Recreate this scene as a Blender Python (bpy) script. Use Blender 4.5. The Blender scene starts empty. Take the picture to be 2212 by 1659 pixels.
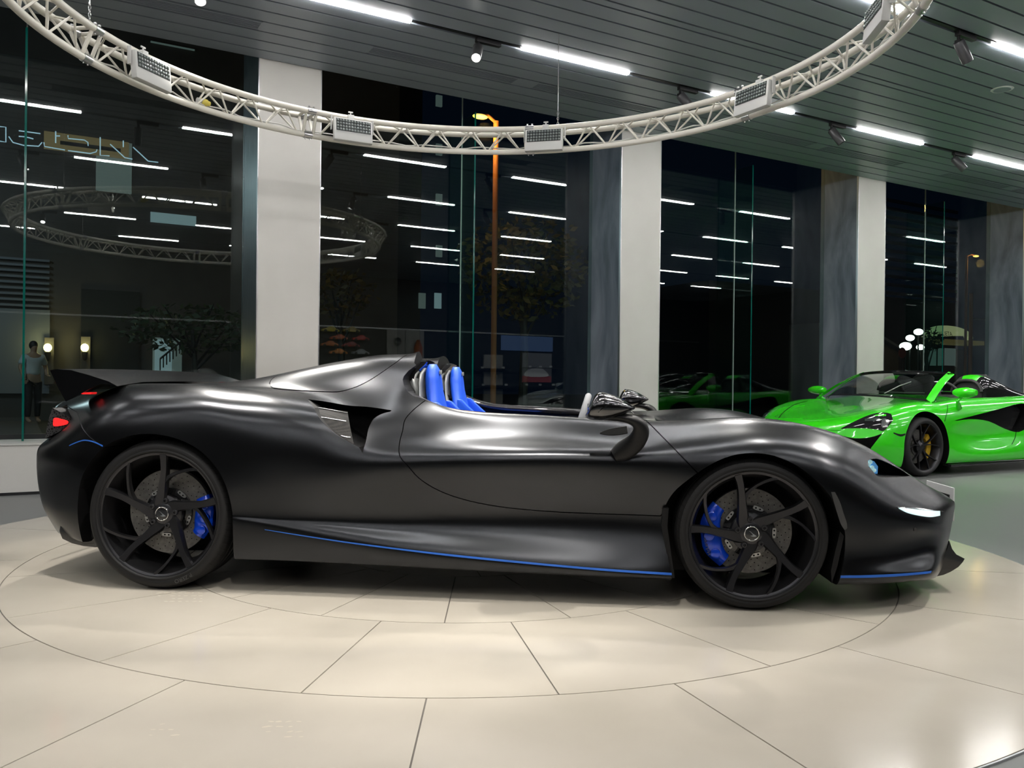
import bpy, bmesh, math, random
import numpy as np
from mathutils import Vector, Matrix
from mathutils.bvhtree import BVHTree
R = math.radians
scene = bpy.context.scene
COL = scene.collection
PI = math.pi

# ------------------------------------------------------------------ camera
CAM_H = 0.972; FPX = 1810.0; PITCH = -0.00242; ROLL = 0.01146
cam = bpy.data.cameras.new('camera'); cam.sensor_width = 36.0; cam.sensor_fit = 'HORIZONTAL'
cam.lens = FPX / 2212 * 36.0; cam.clip_start = 0.05; cam.clip_end = 400
camo = bpy.data.objects.new('camera', cam); COL.objects.link(camo)
_f = Vector((0, math.cos(PITCH), math.sin(PITCH))); _u0 = Vector((0, -math.sin(PITCH), math.cos(PITCH))); _r0 = Vector((1, 0, 0))
_r = _r0 * math.cos(ROLL) + _u0 * math.sin(ROLL); _u = -_r0 * math.sin(ROLL) + _u0 * math.cos(ROLL)
_m = Matrix((_r, _u, -_f)).transposed().to_4x4(); _m.translation = (0, 0, CAM_H)
camo.matrix_world = _m
scene.camera = camo

# ------------------------------------------------------------------ world, colour management
scene.view_settings.view_transform = 'Standard'; scene.view_settings.look = 'None'
scene.view_settings.gamma = 1.0; scene.view_settings.use_curve_mapping = False
scene.view_settings.exposure = 0.0
world = bpy.data.worlds.new('night_sky'); scene.world = world; world.use_nodes = True
bg = world.node_tree.nodes['Background']; bg.inputs[0].default_value = (0.010, 0.022, 0.055, 1); bg.inputs[1].default_value = 0.11
scene.cycles.max_bounces = 8; scene.cycles.transparent_max_bounces = 24
scene.cycles.glossy_bounces = 5; scene.cycles.diffuse_bounces = 3; scene.cycles.transmission_bounces = 6
scene.cycles.sample_clamp_indirect = 6.0; scene.cycles.caustics_reflective = False; scene.cycles.caustics_refractive = False
scene.cycles.use_denoising = True
def vpix(p):                        # pixel of the photograph at which a point of the room appears
    d = Vector(p) - Vector((0,0,CAM_H)); z = d.dot(_f)
    return (1106 + FPX*d.dot(_r)/z, 829.5 - FPX*d.dot(_u)/z) if z > 0.05 else (-9e9, -9e9)
def inview(p, m=0): x, y = vpix(p); return -m < x < 2212+m and -m < y < 1659+m

# strengths of the room's lamps
BAR_E = 92.0
SPOT_W = 330.0

# ------------------------------------------------------------------ frames of reference
SN, CS = math.sin(R(60.36)), math.cos(R(60.36))
def W(s, n, z=0.0):            # along the window wall, out towards it, up
    return Vector((SN*s - CS*n, CS*s + SN*n, z))
WROT = math.atan2(CS, SN)      # heading of the wall direction
N_WALL, N_GLASS, Z_CEIL, Z_SILL, Z_FLOOR = 8.0, 8.60, 3.972, 0.405, -0.006
TC = Vector((-0.279, 4.873, 0)) # centre of the turntable and of the ring

def pray(x, y):                # direction of the line of sight through a pixel of the photograph
    a, b = x - 1106.0, -(y - 829.5)
    return (_r * a + _u * b + _f * FPX)

# ------------------------------------------------------------------ materials
def mat(name, col=(0.5,0.5,0.5), rough=0.5, metal=0.0, spec=0.5, emit=None, es=0.0, coat=0.0, coat_rough=0.05, ior=None):
    m = bpy.data.materials.new(name); m.use_nodes = True
    b = m.node_tree.nodes['Principled BSDF']
    b.inputs['Base Color'].default_value = (*col, 1); b.inputs['Roughness'].default_value = rough
    b.inputs['Metallic'].default_value = metal; b.inputs['Specular IOR Level'].default_value = spec
    if ior: b.inputs['IOR'].default_value = ior
    if coat: b.inputs['Coat Weight'].default_value = coat; b.inputs['Coat Roughness'].default_value = coat_rough
    if emit: b.inputs['Emission Color'].default_value = (*emit, 1); b.inputs['Emission Strength'].default_value = es
    return m
def nodes(m): return m.node_tree.nodes, m.node_tree.links
def noise_col(m, c1, c2, scale=4.0, detail=6, stretch=(1,1,1), bump=0.0, lo=0.35, hi=0.65, rough=None, dist=0.0):
    n, l = nodes(m); b = n['Principled BSDF']
    tc = n.new('ShaderNodeTexCoord'); mp = n.new('ShaderNodeMapping'); mp.inputs['Scale'].default_value = stretch
    nz = n.new('ShaderNodeTexNoise'); nz.inputs['Scale'].default_value = scale; nz.inputs['Detail'].default_value = detail; nz.inputs['Distortion'].default_value = dist
    cr = n.new('ShaderNodeValToRGB'); cr.color_ramp.elements[0].position = lo; cr.color_ramp.elements[1].position = hi
    cr.color_ramp.elements[0].color = (*c1, 1); cr.color_ramp.elements[1].color = (*c2, 1)
    l.new(tc.outputs['Object'], mp.inputs[0]); l.new(mp.outputs[0], nz.inputs[0]); l.new(nz.outputs[0], cr.inputs[0]); l.new(cr.outputs[0], b.inputs['Base Color'])
    if bump:
        bp = n.new('ShaderNodeBump'); bp.inputs['Strength'].default_value = bump; bp.inputs['Distance'].default_value = 0.02
        l.new(nz.outputs[0], bp.inputs['Height']); l.new(bp.outputs[0], b.inputs['Normal'])
    if rough:
        mr = n.new('ShaderNodeMapRange'); mr.inputs['To Min'].default_value = rough[0]; mr.inputs['To Max'].default_value = rough[1]
        l.new(nz.outputs[0], mr.inputs[0]); l.new(mr.outputs[0], b.inputs['Roughness'])
    return m
def glass_mat(name, tint=(0.9,0.95,0.93), ior=1.5, rough=0.0, gain=1.0):
    m = bpy.data.materials.new(name); m.use_nodes = True; n, l = nodes(m); n.clear()
    o = n.new('ShaderNodeOutputMaterial'); mx = n.new('ShaderNodeMixShader'); t = n.new('ShaderNodeBsdfTransparent'); g = n.new('ShaderNodeBsdfGlossy')
    lw = n.new('ShaderNodeLayerWeight'); lw.inputs[0].default_value = 0.5; g.inputs['Roughness'].default_value = rough
    pw = n.new('ShaderNodeMath'); pw.operation = 'POWER'; pw.inputs[1].default_value = 5.0; l.new(lw.outputs['Facing'], pw.inputs[0])
    fr = n.new('ShaderNodeMath'); fr.operation = 'MULTIPLY_ADD'; fr.inputs[1].default_value = 0.96; fr.inputs[2].default_value = 0.042; l.new(pw.outputs[0], fr.inputs[0])
    t.inputs[0].default_value = (*tint, 1)
    mu = n.new('ShaderNodeMath'); mu.operation = 'MULTIPLY'; mu.inputs[1].default_value = gain; mu.use_clamp = True
    l.new(fr.outputs[0], mu.inputs[0]); l.new(mu.outputs[0], mx.inputs[0]); l.new(t.outputs[0], mx.inputs[1]); l.new(g.outputs[0], mx.inputs[2]); l.new(mx.outputs[0], o.inputs[0])
    return m

M = {}
M['ceiling'] = mat('ceiling_panel', (0.305,0.345,0.395), 0.36, 0.0, 0.5)
M['ceil_gap'] = mat('ceiling_gap', (0.012,0.014,0.014), 0.8)
M['white_wall'] = noise_col(mat('white_wall_paint', (0.6,0.6,0.57), 0.6), (0.60,0.585,0.555), (0.645,0.63,0.60), 1.6)
M['dark_wall'] = noise_col(mat('dark_wall_paint', rough=0.6), (0.014,0.0145,0.016), (0.019,0.02,0.021), 1.0)
M['stone'] = noise_col(mat('slate_stone', rough=0.34, spec=0.6), (0.080,0.103,0.135), (0.26,0.30,0.36), 1.6, 9, (1.6,1.6,0.45), 0.08, 0.36, 0.68, (0.26,0.45), 0.8)
M['metal_jamb'] = noise_col(mat('brushed_frame_metal', rough=0.3, metal=0.9), (0.17,0.20,0.21), (0.30,0.335,0.35), 9, 4, (6,6,0.4), 0.03, 0.3, 0.7, (0.22,0.42))
M['floor'] = noise_col(mat('grey_floor_coating', rough=0.34, spec=0.3), (0.155,0.162,0.160), (0.175,0.183,0.180), 0.7, 3, rough=(0.30,0.40))
M['sill_white'] = mat('sill_white', (0.6,0.6,0.58), 0.4)
M['alu'] = mat('aluminium', (0.55,0.56,0.57), 0.3, 1.0)
M['silicone'] = mat('joint_silicone', (0.42,0.47,0.45), 0.4)
M['glass'] = glass_mat('window_glass', (0.80,0.90,0.87), 1.5, 0.0, 1.8)
M['fin_glass'] = glass_mat('fin_glass', (0.72,0.92,0.86), 1.5, 0.0, 0.8)
M['fin_edge'] = mat('polished_glass_edge', (0.0,0.10,0.078), 0.12, 0, 0.6)
M['black_metal'] = mat('black_metal', (0.02,0.02,0.022), 0.4, 0.3)
M['spot_grey'] = mat('spot_head_grey', (0.10,0.10,0.105), 0.38, 0.4)
M['bar'] = mat('lit_diffuser', (0.9,0.9,0.9), 0.5, emit=(1.0,0.98,0.955), es=BAR_E)
M['lens_on'] = mat('lit_lens', (0.9,0.9,0.9), 0.3, emit=(1.0,0.98,0.93), es=30.0)
M['lens_off'] = mat('spot_lens', (0.25,0.27,0.3), 0.1, 0.3)
M['truss'] = mat('truss_white_paint', (0.80,0.77,0.69), 0.38, 0.0, 0.5)
M['lamp_white'] = mat('lamp_housing_white', (0.62,0.62,0.60), 0.42)
M['led_dark'] = mat('led_board', (0.035,0.04,0.04), 0.2)
M['led_lens'] = mat('led_lens', (0.22,0.25,0.24), 0.12, 0.3, coat=0.5)
M['steel'] = mat('steel', (0.5,0.5,0.5), 0.3, 1.0)
M['cream'] = noise_col(mat('cream_tile', rough=0.12, spec=0.5), (0.43,0.393,0.335), (0.485,0.445,0.382), 1.3, 4, rough=(0.10,0.2))
M['grout'] = mat('tile_joint', (0.13,0.115,0.10), 0.7)

# ------------------------------------------------------------------ mesh builder
class MB:
    def __init__(s): s.v = []; s.f = []; s.mi = []
    def add(s, vs, fs, mi=0):
        k = len(s.v); s.v += [tuple(p) for p in vs]; s.f += [tuple(i + k for i in f) for f in fs]; s.mi += [mi]*len(fs); return s
    def box(s, c, d, mt=None, mi=0):
        hx, hy, hz = d[0]/2, d[1]/2, d[2]/2
        vs = [Vector((x*hx, y*hy, z*hz)) for z in (-1,1) for y in (-1,1) for x in (-1,1)]
        c = Vector(c); vs = [(mt @ p if mt else p) + c for p in vs]
        return s.add(vs, [(0,2,3,1),(4,5,7,6),(0,1,5,4),(2,6,7,3),(0,4,6,2),(1,3,7,5)], mi)
    def obox(s, a, b, w, h, up=(0,0,1), mi=0):   # box between two points
        a, b = Vector(a), Vector(b); d = (b-a); L = d.length; d.normalize(); up = Vector(up)
        x = d.cross(up); x = x.normalized() if x.length > 1e-5 else Vector((1,0,0)); z = x.cross(d).normalized()
        mt = Matrix((x, d, z)).transposed(); return s.box((a+b)/2, (w, L, h), mt, mi)
    def tube(s, pts, r, seg=10, closed=False, caps=True, mi=0, rs=None):
        pts = [Vector(p) for p in pts]; n = len(pts); vs = []; fs = []
        prev = None
        for i, p in enumerate(pts):
            if closed: t = pts[(i+1)%n] - pts[i-1]
            else: t = pts[min(i+1,n-1)] - pts[max(i-1,0)]
            if t.length < 1e-9: t = Vector((0,0,1))
            t.normalize()
            if prev is None:
                a = Vector((0,0,1)) if abs(t.z) < 0.9 else Vector((1,0,0)); x = t.cross(a).normalized()
            else:
                x = prev - t*prev.dot(t)
                x = x.normalized() if x.length > 1e-6 else t.orthogonal().normalized()
            prev = x; y = t.cross(x); rr = rs[i] if rs else r
            for k in range(seg):
                a = 2*PI*k/seg; vs.append(p + (x*math.cos(a) + y*math.sin(a))*rr)
        m = n if closed else n-1
        for i in range(m):
            for k in range(seg):
                a = i*seg + k; b = i*seg + (k+1)%seg; c = ((i+1)%n)*seg + (k+1)%seg; d = ((i+1)%n)*seg + k
                fs.append((a,b,c,d))
        if caps and not closed: fs.append(tuple(range(seg-1,-1,-1))); fs.append(tuple((n-1)*seg + k for k in range(seg)))
        return s.add(vs, fs, mi)
    def lathe(s, prof, seg=32, mt=None, mi=0, closed=False):  # prof: (radius, axial); axis = local z, then mt
        vs = []; n = len(prof)
        for i in range(seg):
            a = 2*PI*i/seg
            for r, z in prof:
                p = Vector((r*math.cos(a), r*math.sin(a), z)); vs.append(mt @ p if mt else p)
        fs = []
        for i in range(seg):
            j = (i+1) % seg
            for k in range(n if closed else n-1):
                k2 = (k+1) % n
                fs.append((i*n+k, j*n+k, j*n+k2, i*n+k2))
        s.add(vs, fs, mi)
        return s
    def prism(s, poly, a, b, fn, mi=0):           # closed polygon extruded between levels a and b; fn(x, y, level)
        n = len(poly); vs = [fn(p[0], p[1], a) for p in poly] + [fn(p[0], p[1], b) for p in poly]
        fs = [tuple(range(n-1,-1,-1)), tuple(range(n, 2*n))] + [(i, (i+1)%n, n+(i+1)%n, n+i) for i in range(n)]
        return s.add(vs, fs, mi)
    def sphere(s, c, r, seg=12, rings=8, sc=(1,1,1), mi=0):
        c = Vector(c); vs = []; fs = []
        for i in range(rings+1):
            th = PI*i/rings
            for k in range(seg):
                a = 2*PI*k/seg; vs.append(c + Vector((math.sin(th)*math.cos(a)*r*sc[0], math.sin(th)*math.sin(a)*r*sc[1], math.cos(th)*r*sc[2])))
        for i in range(rings):
            for k in range(seg): fs.append((i*seg+k, (i+1)*seg+k, (i+1)*seg+(k+1)%seg, i*seg+(k+1)%seg))
        return s.add(vs, fs, mi)
    def grid(s, G, mi=0, flip=False, cu=False, cv=False):  # G[i][j] points
        ni, nj = len(G), len(G[0]); vs = [p for row in G for p in row]; fs = []
        for i in range(ni if cu else ni-1):
            for j in range(nj if cv else nj-1):
                a = i*nj+j; b = i*nj+(j+1)%nj; c = ((i+1)%ni)*nj+(j+1)%nj; d = ((i+1)%ni)*nj+j
                fs.append((a,d,c,b) if flip else (a,b,c,d))
        return s.add(vs, fs, mi)
    def build(s, name, mats, parent=None, smooth=None, bevel=0.0, weld=False, mt=None, fix=True):
        me = bpy.data.meshes.new(name)
        me.from_pydata([tuple(p) for p in s.v], [], s.f)
        if not isinstance(mats, (list, tuple)): mats = [mats]
        for m in mats: me.materials.append(m)
        if len(mats) > 1: me.polygons.foreach_set('material_index', s.mi)
        bm = bmesh.new(); bm.from_mesh(me)
        if weld: bmesh.ops.remove_doubles(bm, verts=bm.verts, dist=1e-5)
        if mt is not None: bmesh.ops.transform(bm, matrix=mt, verts=bm.verts)
        if bevel:
            eds = [e for e in bm.edges if len(e.link_faces) == 2 and e.calc_face_angle(0) > R(35)]
            bmesh.ops.bevel(bm, geom=eds, offset=bevel, segments=2, profile=0.6, affect='EDGES', clamp_overlap=True)
        if fix: bmesh.ops.recalc_face_normals(bm, faces=bm.faces)
        bm.to_mesh(me); bm.free()
        if smooth is None: smooth = 40
        if smooth:
            me.polygons.foreach_set('use_smooth', [True]*len(me.polygons)); me.set_sharp_from_angle(angle=R(smooth))
        o = bpy.data.objects.new(name, me); COL.objects.link(o)
        if parent: o.parent = parent
        return o
def tag(o, label=None, cat=None, group=None, kind=None):
    if label: o['label'] = label
    if cat: o['category'] = cat
    if group: o['group'] = group
    if kind: o['kind'] = kind
    return o
def empty(name, loc=(0,0,0), rz=0.0, label=None, cat=None, group=None, rot=None):
    o = bpy.data.objects.new(name, None); COL.objects.link(o); o.location = loc
    o.rotation_euler = rot if rot else (0,0,rz); o.empty_display_size = 0.1
    return tag(o, label, cat, group)
def copy_tree(o, parent=None):
    c = o.copy(); COL.objects.link(c)
    if parent: c.parent = parent
    for ch in [x for x in bpy.data.objects if x.parent == o]: copy_tree(ch, c)
    return c
KIDS = {}
def kids(o): return [x for x in COL.objects if x.parent == o]
def struct(o): o['kind'] = 'structure'; return o
def mbox_sn(m, s0, s1, n0, n1, z0, z1, mi=0):     # box in wall coordinates
    vs = [W(s, n, z) for z in (z0,z1) for n in (n0,n1) for s in (s0,s1)]
    return m.add(vs, [(0,2,3,1),(4,5,7,6),(0,1,5,4),(2,6,7,3),(0,4,6,2),(1,3,7,5)], mi)
def cyl(m, a, b, r, seg=16, mi=0): return m.tube([a, b], r, seg, mi=mi)
# ================================================================== the room
S0, S1, NB = -8.0, 21.0, -6.0
m = MB(); mbox_sn(m, S0, S1, NB, N_WALL+0.02, -0.15, Z_FLOOR); struct(m.build('floor', M['floor'], smooth=0))
# ceiling: a dark slab with long metal planks under it
m = MB(); mbox_sn(m, S0, S1, NB, N_WALL, Z_CEIL+0.02, Z_CEIL+0.30); struct(m.build('trim_1', M['ceil_gap'], smooth=0))
ROWS = [6.52 - 2.22*k for k in range(0, 6)]; NROW = 5
GAP = 0.021
VN0, VN1 = 7.175, 7.365
vents = [(a + 4.25*k, a + 4.25*k + 1.53) for k in range(-2, 5) for a in (2.61, 4.36)]
vents = [v for v in vents if v[0] > S0+0.2 and v[1] < S1-0.2]
planks = []
edges = [8.0, 7.79, 7.58, 7.375, 7.165, 6.955, 6.75]   # planks between the window side and the first track
for a, b in zip(edges[:-1], edges[1:]): planks.append((b, a))
planks.append((6.55, 6.75))
for k, r in enumerate(ROWS):
    top = r - 0.03; bot = (r - 2.22) + 0.03; mid = (top+bot)/2
    w5 = (top - (mid + 0.047)) / 5
    for i in range(5): planks.append((top - (i+1)*w5, top - i*w5))
    planks.append((mid-0.047, mid+0.047))
    for i in range(5): planks.append((mid - 0.047 - (i+1)*w5, mid - 0.047 - i*w5))
m = MB()
for lo, hi in planks:
    lo2, hi2 = lo + GAP/2, hi - GAP/2
    if hi2 < NB: continue
    lo2 = max(lo2, NB)
    if abs(lo - 7.165) < 0.01:
        cur = S0
        for a, b in sorted(vents):
            mbox_sn(m, cur, a, lo2, hi2, Z_CEIL, Z_CEIL+0.02); cur = b
        mbox_sn(m, cur, S1, lo2, hi2, Z_CEIL, Z_CEIL+0.02)
    else: mbox_sn(m, S0, S1, lo2, hi2, Z_CEIL, Z_CEIL+0.02)
struct(m.build('ceiling', M['ceiling'], smooth=0))
def wplace(o, s, n, z, rz=0.0): o.location = W(s, n, z); o.rotation_euler = (0,0,WROT+rz); return o
# long slotted air vents; local x along the wall
def make_vent():
    t = empty('ceiling_vent'); L = 1.53; wd = VN1-VN0-GAP
    m = MB()
    for y in (-wd/2+0.008, wd/2-0.008): m.box((L/2, y, 0.006), (L, 0.016, 0.012))
    for x in (0.006, L-0.006): m.box((x, 0, 0.006), (0.012, wd-0.032, 0.012))
    m.build('frame', M['ceiling'], t, smooth=0)
    for k in range(5):
        y = -wd/2 + 0.016 + (k+0.5)*(wd-0.032)/5
        MB().box((L/2, y, 0.009), (L-0.024, 0.0125, 0.010)).build('slat', M['ceiling'], t, smooth=0)
    return t
v0 = make_vent()
vis = [v for v in vents if -1 < v[0] < 14]
vo = ['first','second','third','fourth','fifth','sixth','seventh','eighth','ninth','tenth']; nv = 0
for i, (a, b) in enumerate(sorted(vis)):
    t = v0 if i == 0 else copy_tree(v0)
    wplace(t, a, (VN0+VN1)/2, Z_CEIL)
    if inview(W(b-.1, VN0, Z_CEIL)) or inview(W(a+.1, VN0, Z_CEIL)):
        tag(t, 'long slotted grey ceiling vent along the windows, %s from the left' % vo[nv], 'vent', 'slotted vents along the windows'); nv += 1
    else: tag(t, 'long slotted grey ceiling vent along the windows, outside the view', 'vent', 'slotted vents along the windows')
# walls
m = MB(); mbox_sn(m, S0, S1, NB-0.2, NB, Z_FLOOR, 4.3); struct(m.build('wall_back', M['dark_wall'], smooth=0))
m = MB(); mbox_sn(m, S0-0.2, S0, NB-0.2, N_WALL+0.65, Z_FLOOR, 4.3); struct(m.build('wall_left', M['dark_wall'], smooth=0))
m = MB(); mbox_sn(m, S1, S1+0.2, NB-0.2, N_WALL+0.65, Z_FLOOR, 4.3); struct(m.build('wall_right', M['dark_wall'], smooth=0))
# window wall: low white wall, pillars
PS = [1.791 + 4.22*k for k in range(-2, 5)]       # near edge of each pillar along the wall
PW = 0.60
m = MB(); mbox_sn(m, S0, S1, N_WALL, N_GLASS+0.04, Z_FLOOR, Z_SILL); struct(m.build('wall_window', M['white_wall'], smooth=0))
m = MB(); mbox_sn(m, S0, S1, N_WALL-0.01, N_GLASS-0.02, Z_SILL, Z_SILL+0.012); struct(m.build('trim_2', M['sill_white'], smooth=0))
m = MB(); mbox_sn(m, S0, S1, N_WALL-0.006, N_WALL, Z_FLOOR, 0.018); struct(m.build('baseboard_window', M['black_metal'], smooth=0))
m = MB(); mbox_sn(m, S0, S1, N_WALL+0.02, N_GLASS+0.3, 4.62, 4.75); struct(m.build('trim_3', M['ceil_gap'], smooth=0))
m = MB(); mbox_sn(m, S0, S1, N_WALL+0.0, N_WALL+0.06, 4.0, 4.62); struct(m.build('trim_4', M['ceil_gap'], smooth=0))
lab = ['off the left edge', 'left of the middle window', 'right of the middle window', 'just left of the green car roof', 'at the right edge']
for i, s in enumerate(PS):
    t = empty('pillar', W(s, N_WALL), WROT, 'white faced pillar with dark sides, ' + ['far left outside the view','just outside the left edge','widest, behind the tail of the black car','behind the door mirror of the black car','behind the windscreen of the green car','a sliver at the very right edge','beyond the right edge'][i], 'pillar')
    MB().box((PW/2, 0.012, (4.0+Z_SILL)/2+0.0), (PW-0.012, 0.024, 4.0-Z_SILL-0.02)).build('white_facing', M['white_wall'], t, smooth=0)
    mm = M['metal_jamb'] if i in (0,1,2) else M['stone']
    MB().box((PW/2, 0.024+0.32, 2.515), (PW-0.004, 0.64, 4.2)).build('stone_core', mm, t, smooth=0)
    m = MB(); m.box((0.003, 0.014, 2.2), (0.010, 0.03, 3.56)); m.box((PW-0.003, 0.014, 2.2), (0.010, 0.03, 3.56)); m.build('edge_strip', M['alu'], t, smooth=0)
# windows
ZG = 4.60
for i in range(len(PS)-1):
    a, b = PS[i]+PW, PS[i+1]; mid = (a+b)/2
    if i == 1: mid -= 0.07
    w = empty('window_%d' % (i+1), W(a, N_GLASS), WROT); w['kind'] = 'structure'
    for c, d in ((a, mid-0.006), (mid+0.006, b)):
        MB().box(((c+d)/2-a, 0, (Z_SILL+ZG)/2), (d-c, 0.012, ZG-Z_SILL-0.004)).build('glass_pane', M['glass'], w, smooth=0)
    MB().box((mid-a, 0, (Z_SILL+ZG)/2), (0.011, 0.014, ZG-Z_SILL-0.004)).build('glass_joint', M['silicone'], w, smooth=0)
    f = MB().box((mid-a, -0.175, (Z_SILL+3.96)/2), (0.014, 0.31, 3.96-Z_SILL-0.03)).build('glass_fin', M['fin_glass'], w, smooth=0)
    MB().box((mid-a, -0.332, (Z_SILL+3.96)/2), (0.017, 0.004, 3.96-Z_SILL-0.03)).build('fin_edge', M['fin_edge'], w, smooth=0)
    MB().box(((b-a)/2, 0, Z_SILL+0.03), (b-a-0.01, 0.05, 0.05)).build('bottom_rail', M['black_metal'], w, smooth=0)

# ------------------------------------------------------------------ ceiling light bars and their tracks
def make_bar():
    t = empty('ceiling_light')
    m = MB(); m.box((0.6, 0, 0.012), (1.20, 0.055, 0.018)); m.build('housing', M['lamp_white'], t, smooth=0)
    MB().box((0.6, 0, -0.003), (1.19, 0.045, 0.016)).build('diffuser', M['bar'], t, smooth=0, bevel=0.003)
    return t
def make_spot(tilt, lit, yaw):
    t = empty('spotlight')
    MB().box((0.10, 0, -0.022), (0.24, 0.045, 0.04)).build('track_adapter', M['black_metal'], t, bevel=0.003)
    m = MB(); cyl(m, (0,0,-0.03), (0,0,-0.085), 0.014); m.box((0, 0, -0.09), (0.035,0.05,0.03)); m.build('joint', M['black_metal'], t)
    rot = Matrix.Rotation(yaw, 3, 'Z') @ Matrix.Rotation(tilt, 3, 'Y')
    mt = rot.to_4x4(); mt.translation = Vector((0,0,-0.09))
    m = MB(); m.lathe([(0.0,0.005),(0.042,0.005),(0.046,0.0),(0.046,-0.185),(0.043,-0.19),(0.038,-0.19),(0.038,-0.175)], 24, mt)
    m.build('lamp_head', M['spot_grey'], t)
    m = MB(); m.lathe([(0.0,-0.176),(0.037,-0.176),(0.0375,-0.172),(0.0,-0.170)], 20, mt); m.build('lens', M['lens_on'] if lit else M['lens_off'], t)
    return t, rot
bar0 = None
ordn = ['in the row nearest the windows', 'in the second row from the windows']
m = MB()
for k, r in enumerate(ROWS[:NROW]): mbox_sn(m, S0, S1, r-0.019, r+0.019, Z_CEIL+0.004, Z_CEIL+0.0198)
struct(m.build('trim_5', M['black_metal'], smooth=0))
for k, r in enumerate(ROWS[:NROW]):
    ph = 1.50 if k % 2 == 0 else 0.43; nb = 0
    for j in range(-4, 9):
        s = ph + 2.27*j
        if s < S0+0.3 or s+1.2 > S1-0.3: continue
        if bar0 is None: bar0 = make_bar(); t = bar0
        else: t = copy_tree(bar0)
        wplace(t, s, r, Z_CEIL+0.0)
        if k < 2 and (inview(W(s+.02, r, Z_CEIL)) or inview(W(s+1.18, r, Z_CEIL))):
            tag(t, 'lit ceiling light bar %s, %s from the left' % (ordn[k], vo[nb]), 'ceiling light', 'lit ceiling light bars'); nb += 1
        else: tag(t, 'lit white ceiling light bar outside the view, seen only mirrored in the windows', 'ceiling light', 'ceiling light bars seen only mirrored')
# spotlights; those that light the turntable carry a lamp aimed at it
SPROTO = {}
def spot(s, n, target, lit=True, watts=SPOT_W, where='', cone=62, blend=0.75, col=(1.0,0.955,0.88), seen=True):
    p = W(s, n, Z_CEIL)
    d = (Vector(target) - (p + Vector((0,0,-0.09)))).normalized()
    # express in wall-aligned local frame
    dl = Matrix.Rotation(-WROT, 3, 'Z') @ d
    yaw = math.atan2(-dl.y, -dl.x); tilt = math.acos(max(-1,min(1,-dl.z)))
    t, rot = make_spot(tilt, lit, yaw)
    wplace(t, s, n, Z_CEIL)
    tag(t, 'grey track spotlight ' + where, 'spotlight', 'track spotlights on the ceiling')
    if watts:
        ld = bpy.data.lights.new('spot_beam', 'SPOT'); ld.energy = watts; ld.spot_size = R(cone); ld.spot_blend = blend; ld.shadow_soft_size = 0.035; ld.color = col
        lo = bpy.data.objects.new('spot_beam', ld); COL.objects.link(lo); lo.parent = t
        tip = Vector((0,0,-0.09)) + dl*0.20
        lo.location = tip; lo.rotation_euler = dl.to_track_quat('-Z', 'Y').to_euler()
    return t
# spots over the turntable (row, position, aim)
C0 = TC
spot(1.02, 6.52, C0 + Vector((-1.2,-0.2,0.2)), where='its lit lens at the top edge left of the first light bar', watts=SPOT_W*1.1)
spot(3.33, 6.52, C0 + Vector((-0.3,-0.9,0.3)), where='with a glaring lens, between the two nearest light bars', watts=SPOT_W*1.1)
spot(5.62, 6.52, W(9.0, 5.2, 0), lit=False, watts=150, where='partly behind the ring truss right of the hanging cable')
spot(7.86, 6.52, W(9.9, 4.6, 0), lit=False, watts=200, where='pointing down right, below the right truss lamp')
spot(10.16, 6.52, W(12.3, 4.2, 0), lit=False, watts=170, where='farthest right, above the green car')
spot(6.74, 4.30, W(9.3, 4.0, 0.4), lit=False, watts=170, where='largest, near the top right corner of the room')
spot(4.40, 4.30, C0 + Vector((1.0,0.1,0.4)), where='with a bluish lens at the top edge, left of the truss curve', watts=SPOT_W*1.2)
spot(2.10, 4.30, C0 + Vector((0.2,0.2,0.3)), where='over the middle of the turntable, outside the view', watts=SPOT_W*1.0)
spot(-0.2, 4.30, C0 + Vector((-0.9,0.0,0.3)), where='over the rear of the black car, outside the view', watts=SPOT_W*1.0)
spot(5.62, 2.08, C0 + Vector((1.3,-0.4,0.2)), where='over the nose of the black car, outside the view', watts=SPOT_W*1.1)
spot(3.33, 2.08, C0 + Vector((0.6,-0.7,0.2)), where='over the near edge of the turntable, outside the view', watts=SPOT_W*1.0)
spot(1.05, 2.08, C0 + Vector((-0.5,-0.9,0.2)), where='above the camera side of the turntable, outside the view', watts=SPOT_W*1.0)
for s, n, tx, ty, wh in ((4.6,-0.14, 1.9,2.4,'behind the camera to the right'), (0.1,-0.14,-1.6,2.6,'behind the camera to the left')):
    spot(s, n, Vector((tx,ty,0)), watts=SPOT_W*0.5, where=wh)

# ------------------------------------------------------------------ the turntable
RR = [0.7045, 1.5074, 2.307, 3.107]
tt = empty('turntable', (TC.x, TC.y, 0), 0, 'round cream tiled turntable under the black car', 'turntable')
m = MB(); m.lathe([(0,-0.004),(3.099,-0.004),(3.104,-0.0055)], 160); m.build('joint_bed', M['grout'], tt)
m = MB(); m.lathe([(3.1075,-0.0055),(3.1075,-0.0005),(3.113,-0.0005),(3.114,-0.0055)], 192); m.build('edge_trim', M['alu'], tt)
def tile(m, r0, r1, a0, a1, g=0.0026):
    k = max(2, int((a1-a0)*r1/0.05)); G = [[], []]
    for i in range(k+1):
        f = i/k
        for row, r in ((0, r0+g if r0 > 0 else 0.0), (1, r1-g)):
            e = g/max(r,0.02); a = (a0+e) + (a1-e-a0-e)*f
            G[row].append((r*math.cos(a), r*math.sin(a), 0.0))
    lo = [[(x,y,-0.0036) for x,y,_ in row] for row in G]
    m.grid(G, flip=True); m.grid([lo[0], G[0]]); m.grid([G[1], lo[1]])
    m.grid([[G[0][0], G[1][0]], [lo[0][0], lo[1][0]]]); m.grid([[lo[0][-1], lo[1][-1]], [G[0][-1], G[1][-1]]])
m = MB()
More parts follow.
